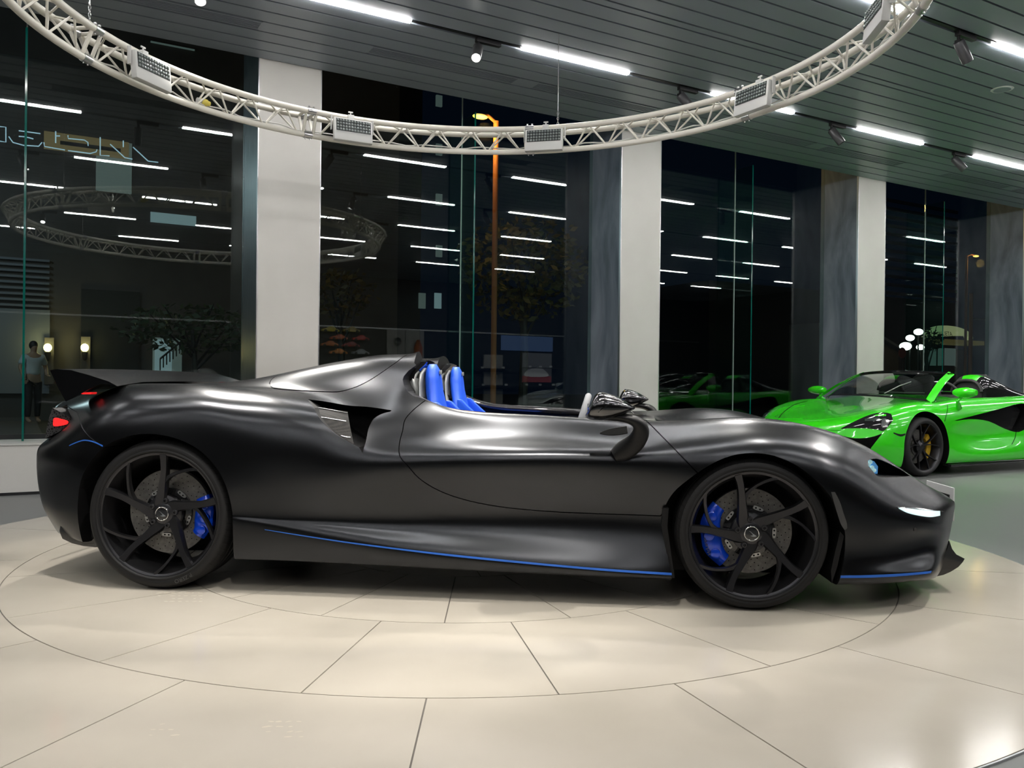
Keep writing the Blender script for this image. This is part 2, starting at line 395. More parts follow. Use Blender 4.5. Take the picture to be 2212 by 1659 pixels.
for ring, (r0, r1, off) in enumerate(((0, RR[0], -119.1), (RR[0], RR[1], -109.3), (RR[1], RR[2], -119.1), (RR[2], RR[3], -109.3))):
    st = 40 if ring == 0 else 20
    for k in range(360//st): tile(m, r0, r1, R(off+st*k), R(off+st*(k+1)))
m.build('tiles', M['cream'], tt, smooth=0, fix=False)
# dried dirty marks left by tyres and shoes on the cream tiles
M['mark'] = mat('dirty_mark', (0.42,0.36,0.28), 0.5)
def floor_px(x, y):
    d = pray(x, y); t = -CAM_H/d.z; return Vector((0,0,CAM_H)) + d*t
random.seed(5)
for (x0, y0, nx, ny, dx, dy, lbl) in ((388,1290,7,4,15,6,'faint tyre tread smudge on the cream tile in front of the rear wheel'), (615,1575,4,4,22,11,'faint brown shoe smudge on the cream tile near the bottom edge'), (350,1576,3,3,24,12,'fainter shoe smudge on the cream tile left of the brown one')):
    m = MB()
    for i in range(nx):
        for j in range(ny):
            if random.random() < 0.25: continue
            c = floor_px(x0 + (i-nx/2+0.5+random.uniform(-.2,.2))*dx, y0 + (j-ny/2+0.5)*dy)
            a = random.uniform(-0.2,0.5); u = Vector((math.cos(a),math.sin(a),0)); v = Vector((-u.y,u.x,0)); L = random.uniform(.006,.016); H = random.uniform(.002,.005)
            pts = []
            for q in range(9):
                t = 2*PI*q/9; r = random.uniform(.7,1.1); p = c + u*L*r*math.cos(t) + v*H*r*math.sin(t); pts.append((p.x,p.y,0.0003))
            m.add(pts, [tuple(range(9))])
    o = m.build('floor_smudge', M['mark'], smooth=0); tag(o, lbl, 'smudge')

# ------------------------------------------------------------------ the ring truss
ZL, ZU = CAM_H + 2.010, CAM_H + 2.185
RL, RU, RM = 2.471, 2.392, 2.556
tr = empty('truss_ring', (TC.x, TC.y, ZL), 0, 'big white circular lighting truss hanging over the black car', 'truss')
def P(r, a, z): return Vector((r*math.cos(a), r*math.sin(a), z))
TUBE, ROD = 0.0235, 0.0075
H = ZU - ZL
CH = {'L': (RL, 0.0), 'U': (RU, H), 'M': (RM, H)}
def seg_build(a0, a1):
    s = empty('truss_segment'); s.parent = tr
    for nm in 'LUM':
        r, z = CH[nm]; k = 20
        m = MB(); m.tube([P(r, a0 + (a1-a0)*i/k, z) for i in range(k+1)], TUBE, 12); m.build('chord', M['truss'], s)
    nb = 6; pad = R(2.0)
    for x, y in (('L','U'), ('L','M'), ('U','M')):
        (r1, z1), (r2, z2) = CH[x], CH[y]; pts = []
        for i in range(2*nb+1):
            a = a0+pad + (a1-a0-2*pad)*i/(2*nb)
            if i % 2 == 0: r, z = r1 + (r2-r1)*0.06, z1 + (z2-z1)*0.06
            else: r, z = r2 + (r1-r2)*0.06, z2 + (z1-z2)*0.06
            pts.append(P(r, a-R(0.22), z)); pts.append(P(r, a+R(0.22), z))
        m = MB(); m.tube(pts, ROD, 8); m.build('lacing', M['truss'], s)
    for a in (a0+R(1.0), a1-R(1.0)):
        m = MB(); q = [P(CH[k][0], a, CH[k][1]) for k in 'LUM']
        for i in range(3): m.tube([q[i], q[(i+1)%3]], 0.013, 8)
        m.build('end_frame', M['truss'], s)
    for nm in 'LUM':
        m = MB()
        r, z = CH[nm]; c = P(r, a0, z); t = P(1, a0+PI/2, 0)
        m.tube([c - t*0.035, c + t*0.035], TUBE+0.004, 12)
        for q in (-0.02, 0.02): cyl(m, c + t*q + Vector((0,0,-0.036)), c + t*q + Vector((0,0,0.036)), 0.005, 6); m.box(c + t*q + Vector((0,0,0.035)), (0.014,0.014,0.01))
        m.build('coupler', M['steel'], s)
    return s
A0 = -9.8
for k in range(8): seg_build(R(A0+45*k), R(A0+45*(k+1)))
# hanging cables with hooks
def at_z(x, y, z): d = pray(x, y); t = (z-CAM_H)/d.z; return Vector((0,0,CAM_H)) + d*t
for i, (ang, lb) in enumerate(((171, 'at the left above the truss lamp'), (74.5, 'right of the middle of the ring'), (-20, 'right, outside the view'), (-100, 'above the camera side, outside the view'))):
    p = P(RU+0.03, R(ang), 0) + Vector((TC.x, TC.y, 0))
    t = empty('hanging_cable', (p.x, p.y, ZU+0.02), 0, 'thin steel cable holding up the ring truss, ' + lb, 'cable', 'cables holding the ring truss')
    m = MB(); cyl(m, (0,0,0.14), (0,0,Z_CEIL-ZU-0.02), 0.0032, 6); m.build('wire', M['steel'], t)
    m = MB()
    for k in range(6):
        z = 0.02+0.022*k; rr = [Vector((0.007*math.cos(q), 0, 0.014*math.sin(q))) for q in [2*PI*i2/10 for i2 in range(10)]]
        mt = Matrix.Rotation(PI/2*(k%2), 3, 'Z'); m.tube([mt @ v + Vector((0,0,z)) for v in rr], 0.0025, 6, closed=True)
    m.build('chain', M['steel'], t)
# LED flood lamps clamped on the ring
def make_flood():
    t = empty('led_floodlight')
    # local: x = sideways, -y = front, z up, origin at the clamp on the upper chord
    tl = Matrix.Translation((0,-0.07,-0.115)) @ Matrix.Rotation(R(-6), 4, 'X')
    m = MB(); m.box((0,0,0), (0.325,0.050,0.19)); m.build('housing', M['lamp_white'], t, bevel=0.012, mt=tl)
    m = MB(); m.box((0,-0.0262,0.032), (0.290,0.004,0.100)); m.build('led_board', M['led_dark'], t, smooth=0, mt=tl)
    m = MB()
    for i in range(12):
        for j in range(4): m.sphere((-0.132+i*0.024, -0.029, -0.0045+j*0.0245), 0.0098, 8, 5, (1,0.6,1))
    m.build('led_lenses', M['led_lens'], t, mt=tl)['kind'] = 'stuff'
    m = MB(); m.box((0,0.0,0.0), (0.05,0.045,0.07)); cyl(m, (0,0,0.03), (0,0,0.062), 0.006, 8); m.box((0,0,0.06), (0.04,0.008,0.012)); m.box((-0.175,-0.05,-0.06),(0.006,0.03,0.12)); m.box((0.175,-0.05,-0.06),(0.006,0.03,0.12))
    m.build('clamp', M['lamp_white'], t, bevel=0.002)
    return t
fl0 = None
for px, py, lb in ((290,118,'leftmost in view, tilted along the curve'), (748,262,'just right of the widest white pillar'), (1183,280,'just below the middle hanging cable'), (1652,180,'right one with light bars shining behind it'), (1966,-20,'uppermost right, cut by the top edge')):
    q = at_z(px, py, ZU); a = math.atan2(q.y-TC.y, q.x-TC.x)
    if fl0 is None: fl0 = make_flood(); t = fl0
    else: t = copy_tree(fl0)
    p = P(RU-0.03, a, ZU-0.02) + Vector((TC.x, TC.y, 0)); t.location = p; t.rotation_euler = (0,0,a-PI/2)
    tag(t, 'white LED flood lamp on the truss, ' + lb, 'floodlight', 'LED flood lamps on the ring truss')
# cable bundle and plug lying in the truss
M['cable_w'] = mat('white_cable', (0.6,0.6,0.56), 0.5); M['plug'] = mat('yellow_plug', (0.75,0.62,0.12), 0.5)
m = MB(); pts = []
for i in range(120):
    a = R(-8 + 180*i/119); w = 0.012*math.sin(i*1.7) ; pts.append(P(RL+0.0+w, a, 0.034+0.008*math.sin(i*0.9)))
m.tube(pts, 0.006, 6); m.build('power_cable', M['cable_w'], tr)
q = at_z(440, 222, ZL+0.05); a = math.atan2(q.y-TC.y, q.x-TC.x)
m = MB(); m.tube([(-0.045,0,0),(-0.02,0,0),(-0.018,0,0),(0.03,0,0)], 0.02, 12, rs=[0.018,0.02,0.026,0.024]); pg = m.build('power_plug', M['plug'], tr); pg.location = P(RL,a,0.052); pg.rotation_euler = (0,0,a+PI/2); pg['label'] = 'yellow plug'
m = MB(); m.tube([(0.03,0,0),(0.06,0,0)], 0.02, 12); m.build('plug_cap', M['cable_w'], pg)
# round ceiling speaker cover
q = at_z(2165, 193, Z_CEIL)
t = empty('ceiling_speaker', q, 0, 'small round white cover on the ceiling at the far right', 'speaker')
m = MB(); m.lathe([(0,-0.006),(0.085,-0.006),(0.10,-0.004),(0.104,0)], 32); m.build('ring', M['lamp_white'], t)
m = MB(); m.lathe([(0,-0.009),(0.078,-0.009),(0.082,-0.005)], 32); m.build('grille', M['ceiling'], t)
# ================================================================== the black roadster
CO = Vector((-1.619, 3.816, 0)); CU = Vector((0.99593, -0.09013, 0)); CV = Vector((0.09013, 0.99593, 0))
CAR_ROT = math.atan2(CU.y, CU.x)
def c2w(u, v, w): return CO + CU*u + CV*v + Vector((0,0,w))
def px(x, y, v):                       # the point at depth v inside the car that the photo shows at a pixel, in car axes (u, v, w)
    d = pray(x, y); o = Vector((0,0,CAM_H)) - CO
    t = (v - o.dot(CV)) / d.dot(CV); p = o + d*t
    return Vector((p.dot(CU), v, p.z))
VC = 0.95
def spl(P, t, q):                      # natural cubic spline through P (k,d) at knots t, evaluated at q
    P = np.asarray(P, float); t = np.asarray(t, float); n = len(t); h = np.diff(t)
    A = np.zeros((n, n)); B = np.zeros((n, P.shape[1])); A[0,0] = A[-1,-1] = 1
    for i in range(1, n-1):
        A[i,i-1] = h[i-1]; A[i,i] = 2*(h[i-1]+h[i]); A[i,i+1] = h[i]
        B[i] = 6*((P[i+1]-P[i])/h[i] - (P[i]-P[i-1])/h[i-1])
    Mx = np.linalg.solve(A, B)
    k = np.clip(np.searchsorted(t, q, side='right')-1, 0, n-2); a = (t[k+1]-q)/h[k]; b = (q-t[k])/h[k]; hh = h[k]
    return (a[:,None]*P[k] + b[:,None]*P[k+1] + (((a**3-a)*hh*hh/6)[:,None]*Mx[k] + ((b**3-b)*hh*hh/6)[:,None]*Mx[k+1]))
def knots(P, pw=0.5):                  # P (rows, cols, 3) -> averaged centripetal knots along axis 1
    d = np.linalg.norm(np.diff(P, axis=1), axis=2)**pw; d = np.maximum(d.mean(axis=0), 1e-3)
    return np.concatenate([[0], np.cumsum(d)])
def refine(P, nsub, pw=0.5):           # refine along axis 1
    t = knots(P, pw); q = np.concatenate([np.linspace(t[i], t[i+1], nsub, endpoint=False) for i in range(len(t)-1)] + [[t[-1]]])
    return np.stack([spl(P[i], t, q) for i in range(P.shape[0])])
# control stations, tail to nose; rows bottom edge, ledge line, shelf, undercut, lower bulge, widest, flank, upper flank, shoulder
ST = [
 [(125,1150,.27),(106,1120,.24),(90,1085,.22),(81,1036,.21),(79,995,.22),(85,964,.25),(110,940,.29),(120,902,.30),(119,880,.33)],
 [(150,1160,.16),(130,1125,.14),(120,1088,.13),(114,1040,.12),(113,995,.12),(119,962,.14),(140,930,.17),(150,896,.23),(152,875,.31)],
 [(198,1175,.06),(195,1130,.03),(192,1090,.02),(190,1045,.01),(190,1000,.01),(195,955,.03),(198,915,.06),(200,882,.14),(204,856,.29)],
 [(262,1190,.04),(262,1140,.01),(262,1095,.0),(262,1050,-.01),(262,1000,-.01),(262,945,.0),(262,897,.026),(262,860,.105),(262,834,.27)],
 [(338,1195,.04),(338,1145,.01),(338,1100,.0),(338,1050,-.01),(338,1000,-.015),(338,940,-.005),(338,890,.020),(338,853,.10),(338,829,.26)],
 [(430,1200,.02),(430,1143,.005),(430,1105,.0),(430,1065,-.01),(430,1015,-.01),(430,952,.0),(430,893,.020),(430,854,.095),(430,830.5,.25)],
 [(510,1205,.015),(510,1142,.0),(510,1115,.004),(510,1085,.0),(510,1035,-.008),(510,970,-.003),(510,906,.018),(510,863,.095),(510,839,.24)],
 [(600,1208,.015),(600,1150,.0),(600,1125,.012),(600,1095,.012),(600,1042,.0),(600,980,-.005),(600,917,.018),(600,873,.09),(600,849,.22)],
 [(700,1213,.015),(700,1164,.0),(700,1133,.026),(700,1100,.028),(700,1045,.004),(700,988,.0),(700,931,.028),(700,890,.10),(700,867,.21)],
 [(800,1218,.012),(800,1177,.0),(800,1142,.038),(800,1103,.045),(800,1043,.010),(800,990,.004),(800,945,.06),(800,905,.13),(800,876,.21)],
 [(870,1222,.010),(870,1186,.0),(870,1147,.045),(870,1104,.055),(870,1041,.015),(870,988,.008),(870,945,.08),(870,905,.15),(870,866,.23)],
 [(918,1225,.010),(918,1192,.0),(918,1150,.047),(918,1104,.060),(918,1039,.018),(918,986,.012),(918,945,.09),(918,905,.17),(918,866,.26)],
 [(985,1229,.010),(985,1200,.0),(985,1155,.048),(985,1104,.065),(985,1037,.020),(985,984,.014),(985,948,.10),(985,912,.19),(985,884,.27)],
 [(1080,1234,.010),(1080,1210,.0),(1080,1160,.050),(1080,1105,.070),(1080,1036,.023),(1080,983,.016),(1080,950,.11),(1080,918,.2),(1080,893,.28)],
 [(1200,1240,.010),(1200,1221,.0),(1200,1166,.052),(1200,1106,.075),(1200,1037,.027),(1200,983,.018),(1200,953,.11),(1200,923,.2),(1200,900,.27)],
 [(1320,1246,.010),(1320,1231,.0),(1320,1171,.052),(1320,1109,.075),(1320,1042,.030),(1320,987,.020),(1320,958,.10),(1320,930,.18),(1320,908,.25)],
 [(1430,1250,.015),(1430,1239,.006),(1430,1174,.045),(1430,1112,.060),(1430,1047,.025),(1430,993,.018),(1430,960,.07),(1430,933,.15),(1430,911,.24)],
 [(1530,1255,.02),(1530,1241,.01),(1530,1175,.015),(1530,1112,.012),(1530,1052,.0),(1530,1000,.0),(1530,958,.045),(1530,928,.13),(1530,906,.22)],
 [(1630,1258,.02),(1630,1242,.01),(1630,1178,.005),(1630,1115,-.005),(1630,1055,-.01),(1630,1000,-.008),(1630,955,.035),(1630,925,.115),(1630,904,.2)],
 [(1730,1260,.02),(1730,1244,.01),(1730,1182,.002),(1730,1122,-.005),(1730,1065,-.008),(1730,1010,-.003),(1730,967,.04),(1730,937,.12),(1730,916,.21)],
 [(1825,1261,.02),(1825,1246,.010),(1825,1200,.020),(1825,1150,.010),(1825,1098,.0),(1825,1045,.008),(1825,1000,.06),(1825,966,.15),(1825,944,.25)],
 [(1905,1259,.06),(1905,1243,.045),(1905,1208,.078),(1905,1165,.075),(1905,1125,.06),(1905,1085,.075),(1905,1045,.14),(1905,1010,.23),(1905,985,.33)],
 [(1980,1253,.14),(1980,1238,.12),(1980,1200,.18),(1980,1160,.185),(1980,1132,.165),(1980,1103,.19),(1980,1075,.26),(1980,1052,.35),(1980,1035,.43)],
 [(2018,1248,.24),(2022,1235,.21),(2028,1197,.28),(2031,1163,.31),(2033,1140,.30),(2036,1115,.34),(2042,1093,.42),(2042,1080,.5),(2040,1070,.58)],
 [(2023,1244,.45),(2032,1232,.42),(2041,1203,.44),(2048,1172,.47),(2053,1150,.49),(2058,1122,.55),(2062,1100,.63),(2063,1090,.71),(2061,1083,.78)],
]
# inner rows (v, height) at the same stations: beside the shoulder, outer top of the fairing, its inner top, valley, centre
def flat(dw=0.0, a=0.0): return ('r', dw, a)
IN = [
 [(.45,.86),(.58,.87),(.68,.87),(.8,.87),(.95,.87)],
 [(.44,.885),(.56,.89),(.68,.89),(.8,.89),(.95,.89)],
 [(.42,.90),(.54,.905),(.66,.905),(.8,.905),(.95,.905)],
 [(.41,.925),(.53,.925),(.65,.925),(.8,.92),(.95,.915)],
 [(.40,.935),(.52,.94),(.65,.94),(.79,.925),(.95,.92)],
 [(.38,.932),(.50,.95),(.65,.95),(.78,.925),(.95,.92)],
 [(.36,.930),(.49,.972),(.65,.972),(.78,.93),(.95,.92)],
 [(.34,.930),(.48,1.012),(.66,1.012),(.78,.94),(.95,.915)],
 [(.32,.925),(.47,1.052),(.67,1.052),(.79,.95),(.95,.91)],
 [(.31,.945),(.46,1.082),(.69,1.082),(.80,.96),(.95,.91)],
 [(.315,.972),(.47,1.098),(.70,1.098),(.81,.97),(.95,.91)],
 [(.33,.960),(.48,1.100),(.70,1.100),(.81,.97),(.95,.91)],
]
inner = {}
for i in range(12): inner[i] = IN[i]
inner[12] = [(.36,.83),(.48,.83),(.66,.83),(.8,.83),(.95,.83)]
inner[13] = [(.36,.815),(.48,.80),(.64,.80),(.8,.80),(.95,.80)]
inner[14] = [(.35,.810),(.48,.80),(.64,.80),(.8,.80),(.95,.80)]
inner[15] = [(.34,.800),(.48,.797),(.64,.797),(.8,.795),(.95,.795)]
inner[16] = [(.35,.792),(.48,.785),(.62,.785),(.78,.785),(.95,.785)]
inner[17] = [(.34,.805),(.48,.785),(.62,.765),(.78,.755),(.95,.752)]
inner[18] = [(.32,.812),(.46,.775),(.61,.738),(.78,.722),(.95,.718)]
inner[19] = [(.33,.788),(.46,.755),(.61,.715),(.78,.695),(.95,.69)]
inner[20] = [(.37,.735),(.48,.712),(.61,.682),(.78,.662),(.95,.655)]
inner[21] = [(.44,.648),(.53,.636),(.64,.622),(.79,.607),(.95,.60)]
inner[22] = [(.53,.541),(.61,.538),(.70,.535),(.81,.531),(.95,.529)]
inner[23] = [(.66,.452),(.72,.452),(.78,.452),(.86,.452),(.95,.452)]
inner[24] = [(.82,.392),(.85,.392),(.88,.392),(.91,.392),(.95,.392)]
cols = []
for i, st in enumerate(ST):
    pts = [px(*p) for p in st]; ush = pts[-1].x
    A = pts[0]
    low = [Vector((A.x, VC, 0.105 if 2 < i < 22 else A.z)), Vector((A.x, 0.45 if i not in (23,24) else (A.y+VC)/2, 0.105 if 2 < i < 22 else A.z)), Vector((A.x, A.y+0.05, A.z-0.012)), Vector((A.x, A.y+0.012, A.z-0.006))]
    du = [0]*5
    if i >= 23: du = [0.012,0.02,0.025,0.03,0.03] if i == 23 else [0.006,0.009,0.011,0.013,0.014]
    tops = [Vector((ush+du[k], v, w)) for k, (v, w) in enumerate(inner[i])]
    cols.append(low + pts + tops)
def endcol(c, du):
    r = []
    for p in c: r.append(Vector((p.x + du*min(1,(VC-p.y)/0.4), VC, p.z)))
    return r
G = np.array([[tuple(p) for p in c] for c in cols])   # (stations, rows, 3)
G = G.transpose(1,0,2)                                 # rows, stations
NSU, NSV = 9, 8
Gr = refine(G, NSU, 0.5)                 # along the car
Gf = refine(Gr.transpose(1,0,2), NSV, 0.5)   # (stations fine, rows fine, 3)
Gf[:,:,1] = np.minimum(Gf[:,:,1], VC-0.0004); Gf[:,0,1] = VC; Gf[:,-1,1] = VC
ns, nr = Gf.shape[:2]
mir = Gf.copy(); mir[:,:,1] = 2*VC - mir[:,:,1]
bm = bmesh.new()
vn = [[bm.verts.new(tuple(Gf[i,j])) for j in range(nr)] for i in range(ns)]
vf = [[bm.verts.new(tuple(mir[i,j])) for j in range(nr)] for i in range(ns)]
def quad(*vs):
    try: bm.faces.new(vs)
    except ValueError: pass
for i in range(ns-1):
    for j in range(nr-1):
        quad(vn[i][j], vn[i+1][j], vn[i+1][j+1], vn[i][j+1])
        quad(vf[i][j], vf[i][j+1], vf[i+1][j+1], vf[i+1][j])
for i, du in ((0, -0.05), (ns-1, 0.045)):             # rounded end faces bridging the two sides
    K = 14; strips = []
    for j in range(nr):
        a = Gf[i,j]; row = [vn[i][j]]; half = VC - a[1]
        for k in range(1, K):
            t = -math.cos(PI*k/K); row.append(bm.verts.new((a[0] + du*(1-t*t)*min(1.0, half/0.5), VC + t*half, a[2])))
        row.append(vf[i][j]); strips.append(row)
    for j in range(nr-1):
        for k in range(K):
            q = (strips[j][k], strips[j+1][k], strips[j+1][k+1], strips[j][k+1])
            quad(*(q if i else q[::-1]))
bmesh.ops.remove_doubles(bm, verts=bm.verts, dist=1e-5)
bmesh.ops.dissolve_degenerate(bm, edges=bm.edges, dist=1e-6)
bmesh.ops.recalc_face_normals(bm, faces=bm.faces)
if bm.calc_volume(signed=True) < 0: bmesh.ops.reverse_faces(bm, faces=bm.faces)
BODY = bpy.data.meshes.new('body_solid'); bm.to_mesh(BODY); bm.free()
BODY.polygons.foreach_set('use_smooth', [True]*len(BODY.polygons))
bmb = bmesh.new(); bmb.from_mesh(BODY); bmb.normal_update(); bmesh.ops.triangulate(bmb, faces=bmb.faces); bmb.normal_update()
REF = BVHTree.FromBMesh(bmb); REFV = [v.normal.copy() for v in bmb.verts]; REFC = [v.co.copy() for v in bmb.verts]; REFT = [[v.index for v in f.verts] for f in bmb.faces]; bmb.free()
def refnormal(p):
    co, no, idx, d = REF.find_nearest(p)
    if co is None: return None, 9, None
    a, b, c = REFT[idx]; A, B, C_ = REFC[a], REFC[b], REFC[c]
    v0, v1, v2 = B-A, C_-A, co-A; d00=v0.dot(v0); d01=v0.dot(v1); d11=v1.dot(v1); d20=v2.dot(v0); d21=v2.dot(v1); den=d00*d11-d01*d01
    if abs(den) < 1e-18: return no, d, co
    v=(d11*d20-d01*d21)/den; w=(d00*d21-d01*d20)/den; u=1-v-w
    n = REFV[a]*u + REFV[b]*v + REFV[c]*w
    return (n.normalized() if n.length > 1e-6 else no), d, co
def surf(x, y):                        # the point of the body that lies behind a pixel, in car axes, with its normal
    d = pray(x, y).normalized(); dl = Vector((d.dot(CU), d.dot(CV), d.z)); o = Vector((0,0,CAM_H)) - CO; ol = Vector((o.dot(CU), o.dot(CV), CAM_H))
    co, no, idx, dist = REF.ray_cast(ol, dl)
    if co is None:
        co, no, idx, dist = REF.find_nearest(px(x, y, 0.1))
    n, _, _ = refnormal(co)
    return co, n

def tmpobj(me, name='cut'): o = bpy.data.objects.new(name, me); COL.objects.link(o); return o
def boolean(me, cutters, op='DIFFERENCE'):
    o = tmpobj(me.copy(), 'tmp'); cs = []
    for c in cutters:
        co = tmpobj(c, 'tmpc'); cs.append(co)
        md = o.modifiers.new('b', 'BOOLEAN'); md.operation = op; md.solver = 'MANIFOLD'; md.object = co
        dg = bpy.context.evaluated_depsgraph_get(); ev = o.evaluated_get(dg); nm = bpy.data.meshes.new_from_object(ev)
        o.modifiers.clear(); o.data = nm
    r = o.data; bpy.data.objects.remove(o)
    for c in cs: bpy.data.objects.remove(c)
    return r
def prism_mesh(poly, v0, v1, mirror=False):    # poly in (u, w); extruded across the car
    if mirror: v0, v1 = 2*VC - v1, 2*VC - v0
    m = MB(); m.prism(poly, v0, v1, lambda a, b, l: (a, l, b))
    me = bpy.data.meshes.new('c'); me.from_pydata([tuple(p) for p in m.v], [], m.f)
    b = bmesh.new(); b.from_mesh(me); bmesh.ops.triangulate(b, faces=[f for f in b.faces if len(f.verts) > 4]); bmesh.ops.recalc_face_normals(b, faces=b.faces); b.to_mesh(me); b.free(); return me
def prism_z(poly, w0, w1):                    # poly in (u, v); extruded up
    m = MB(); m.prism(poly, w0, w1, lambda a, b, l: (a, b, l))
    me = bpy.data.meshes.new('c'); me.from_pydata([tuple(p) for p in m.v], [], m.f)
    b = bmesh.new(); b.from_mesh(me); bmesh.ops.triangulate(b, faces=[f for f in b.faces if len(f.verts) > 4]); bmesh.ops.recalc_face_normals(b, faces=b.faces); b.to_mesh(me); b.free(); return me
def smooth_poly(pts, n=6, closed=True):
    P = np.array(pts, float); k = len(P); out = []
    rng = range(k if closed else k-1)
    for i in rng:
        if closed: p0, p1, p2, p3 = P[i-1], P[i], P[(i+1)%k], P[(i+2)%k]
        else: p0, p1, p2, p3 = P[max(i-1,0)], P[i], P[i+1], P[min(i+2,k-1)]
        for j in range(n):
            t = j/n; out.append(tuple(0.5*((2*p1) + (-p0+p2)*t + (2*p0-5*p1+4*p2-p3)*t*t + (-p0+3*p1-3*p2+p3)*t**3)))
    if not closed: out.append(tuple(P[-1]))
    return out
def pp(lst, v): return [(lambda q: (q.x, q.z))(px(x, y, v)) for x, y in lst]
def inset(poly, d):                            # offset a closed 2-D outline by d (positive = outwards)
    P = [Vector(p) for p in poly]; n = len(P); ar = sum(P[i].x*P[(i+1)%n].y - P[(i+1)%n].x*P[i].y for i in range(n)); sg = 1 if ar > 0 else -1
    out = []
    for i in range(n):
        a = (P[i]-P[i-1]); b = (P[(i+1)%n]-P[i])
        na = Vector((a.y,-a.x)).normalized() if a.length > 1e-9 else Vector((0,0)); nb = Vector((b.y,-b.x)).normalized() if b.length > 1e-9 else na
        q = (na+nb); q = q.normalized() if q.length > 1e-6 else na; out.append(tuple(P[i] + q*d*sg/max(0.5, q.dot(na) if na.length else 1)))
    return out

M['paint'] = mat('satin_black_paint', (0.041,0.0425,0.0460), 0.26, 1.0, 0.5)
M['inner'] = mat('dark_inner_shell', (0.006,0.006,0.0065), 0.5, 0, 0.2)
M['gloss_black'] = mat('gloss_black', (0.012,0.012,0.013), 0.08, 0, 0.5, coat=0.6)
M['carbon'] = mat('carbon_fibre', (0.03,0.03,0.03), 0.45, 0.0, 0.12)
n_, l_ = nodes(M['carbon']); tc_ = n_.new('ShaderNodeTexCoord'); mp_ = n_.new('ShaderNodeMapping'); mp_.inputs['Rotation'].default_value = (0, R(35), 0)
w1 = n_.new('ShaderNodeTexChecker'); w1.inputs['Scale'].default_value = 260; w1.inputs[1].default_value = (0.028,0.026,0.024,1); w1.inputs[2].default_value = (0.006,0.006,0.006,1)
l_.new(tc_.outputs['Object'], mp_.inputs[0]); l_.new(mp_.outputs[0], w1.inputs[0]); l_.new(w1.outputs[0], n_['Principled BSDF'].inputs['Base Color'])
M['blue'] = mat('blue_pinstripe', (0.02,0.10,0.42), 0.35)
M['blue_leather'] = mat('blue_leather', (0.004,0.065,0.52), 0.5, 0, 0.35)
M['alcantara'] = mat('grey_alcantara', (0.16,0.165,0.175), 0.85)
M['grey_shell'] = mat('grey_seat_shell', (0.23,0.24,0.24), 0.35, 0.2)
M['rim'] = mat('dark_wheel_metal', (0.048,0.048,0.052), 0.33, 0.9)
M['rubber'] = mat('tyre_rubber', (0.020,0.020,0.021), 0.62, 0, 0.4)
M['rubber_mark'] = mat('tyre_lettering', (0.035,0.035,0.036), 0.45)
M['disc'] = noise_col(mat('carbon_ceramic_disc', (0.11,0.105,0.10), 0.42, 0.35), (0.11,0.105,0.10), (0.16,0.155,0.145), 60)
M['hole'] = mat('drill_hole', (0.004,0.004,0.004), 0.9, 0, 0.05)
M['caliper'] = mat('blue_caliper', (0.002,0.055,0.62), 0.22, 0.1, coat=0.5)
M['chrome'] = mat('chrome', (0.7,0.7,0.7), 0.12, 1.0)
M['red_lamp'] = mat('red_lamp', (0.6,0.01,0.01), 0.2, emit=(1.0,0.02,0.02), es=1.3)
M['drl'] = mat('white_lamp', (0.7,0.8,0.82), 0.15, emit=(0.55,0.95,1.0), es=0.42)
M['head_blue'] = mat('blue_lamp_glass', (0.05,0.25,0.6), 0.1, emit=(0.15,0.45,0.9), es=0.35)
M['plate_w'] = mat('number_plate_white', (0.65,0.66,0.66), 0.35)
M['clear'] = glass_mat('clear_lens', (0.85,0.88,0.9), 1.5, 0.02)

CAR = empty('roadster', CO, CAR_ROT, 'satin black open two-seat sports car with blue seats on the round cream turntable', 'car')

# ---- cutters
rear_arch = pp([(153,1300),(153,1180),(152,1122),(161,1060),(184,1010),(224,966),(270,944),(320,937),(375,945),(425,968),(465,1005),(490,1050),(501,1105),(503,1160),(503,1300)], 0.0)
rear_arch = [(-.40,-.1)] + smooth_poly(rear_arch[1:14], 5, False) + [(rear_arch[13][0],-.1)]
fr = pp([(1452,1256),(1447,1220),(1434,1150),(1437,1105),(1456,1066),(1490,1034),(1530,1006),(1575,986),(1620,979),(1670,984),(1720,1005),(1765,1040),(1797,1078),(1818,1120),(1828,1160),(1826,1210),(1812,1264)], 0.0)
front_arch = [(fr[0][0],-.1)] + smooth_poly(fr, 5, False) + [(fr[-1][0],-.1)]
rim_line = [(915,862),(928,868),(950,876.5),(975,882.5),(1000,886.5),(1050,891),(1100,893.5),(1180,898.5),(1250,903),(1320,908)]
hoop = [(912,772),(896,786),(880,800),(872,812),(871,820),(876,832),(885,845),(898,854)]
cut_side = pp([(1320,700),(925,700),(925,766)], 0.3) + pp(hoop, 0.33) + pp(rim_line, 0.25)
def uat(x, v): return px(x, 900, v).x
ua, ub = uat(893, .3), uat(1300, .35)
cut_plan = [(ua-.02,.40),(ua-.06,.95),(ua-.02,1.50),(ua+.06,1.60),(ua+.3,1.625),(ub-.35,1.62),(ub-.08,1.60),(ub,1.48),(ub+.03,.95),(ub,.42),(ub-.08,.30),(ub-.35,.28),(ua+.3,.275),(ua+.06,.30)]
intake = smooth_poly(pp([(660,863),(690,867),(720,872),(752,877),(785,879),(812,882),(843,886.5)], .16), 3, False) + smooth_poly(pp([(843,889),(822,894),(806,905),(800,925),(800,950),(797,974)], .12), 3, False)[1:] + smooth_poly(pp([(780,965),(750,950),(720,930),(692,905),(671,882)], .06), 3, False)
headl = smooth_poly(pp([(1860,991),(1872,989),(1890,990),(1912,997),(1940,1009),(1968,1023),(1986,1034)], .28), 3, False) + smooth_poly(pp([(1970,1035.5),(1940,1033),(1910,1030),(1886,1026),(1876,1016),(1866,1003)], .22), 3, False)
def vranges(mirror): return mirror
cuts = []
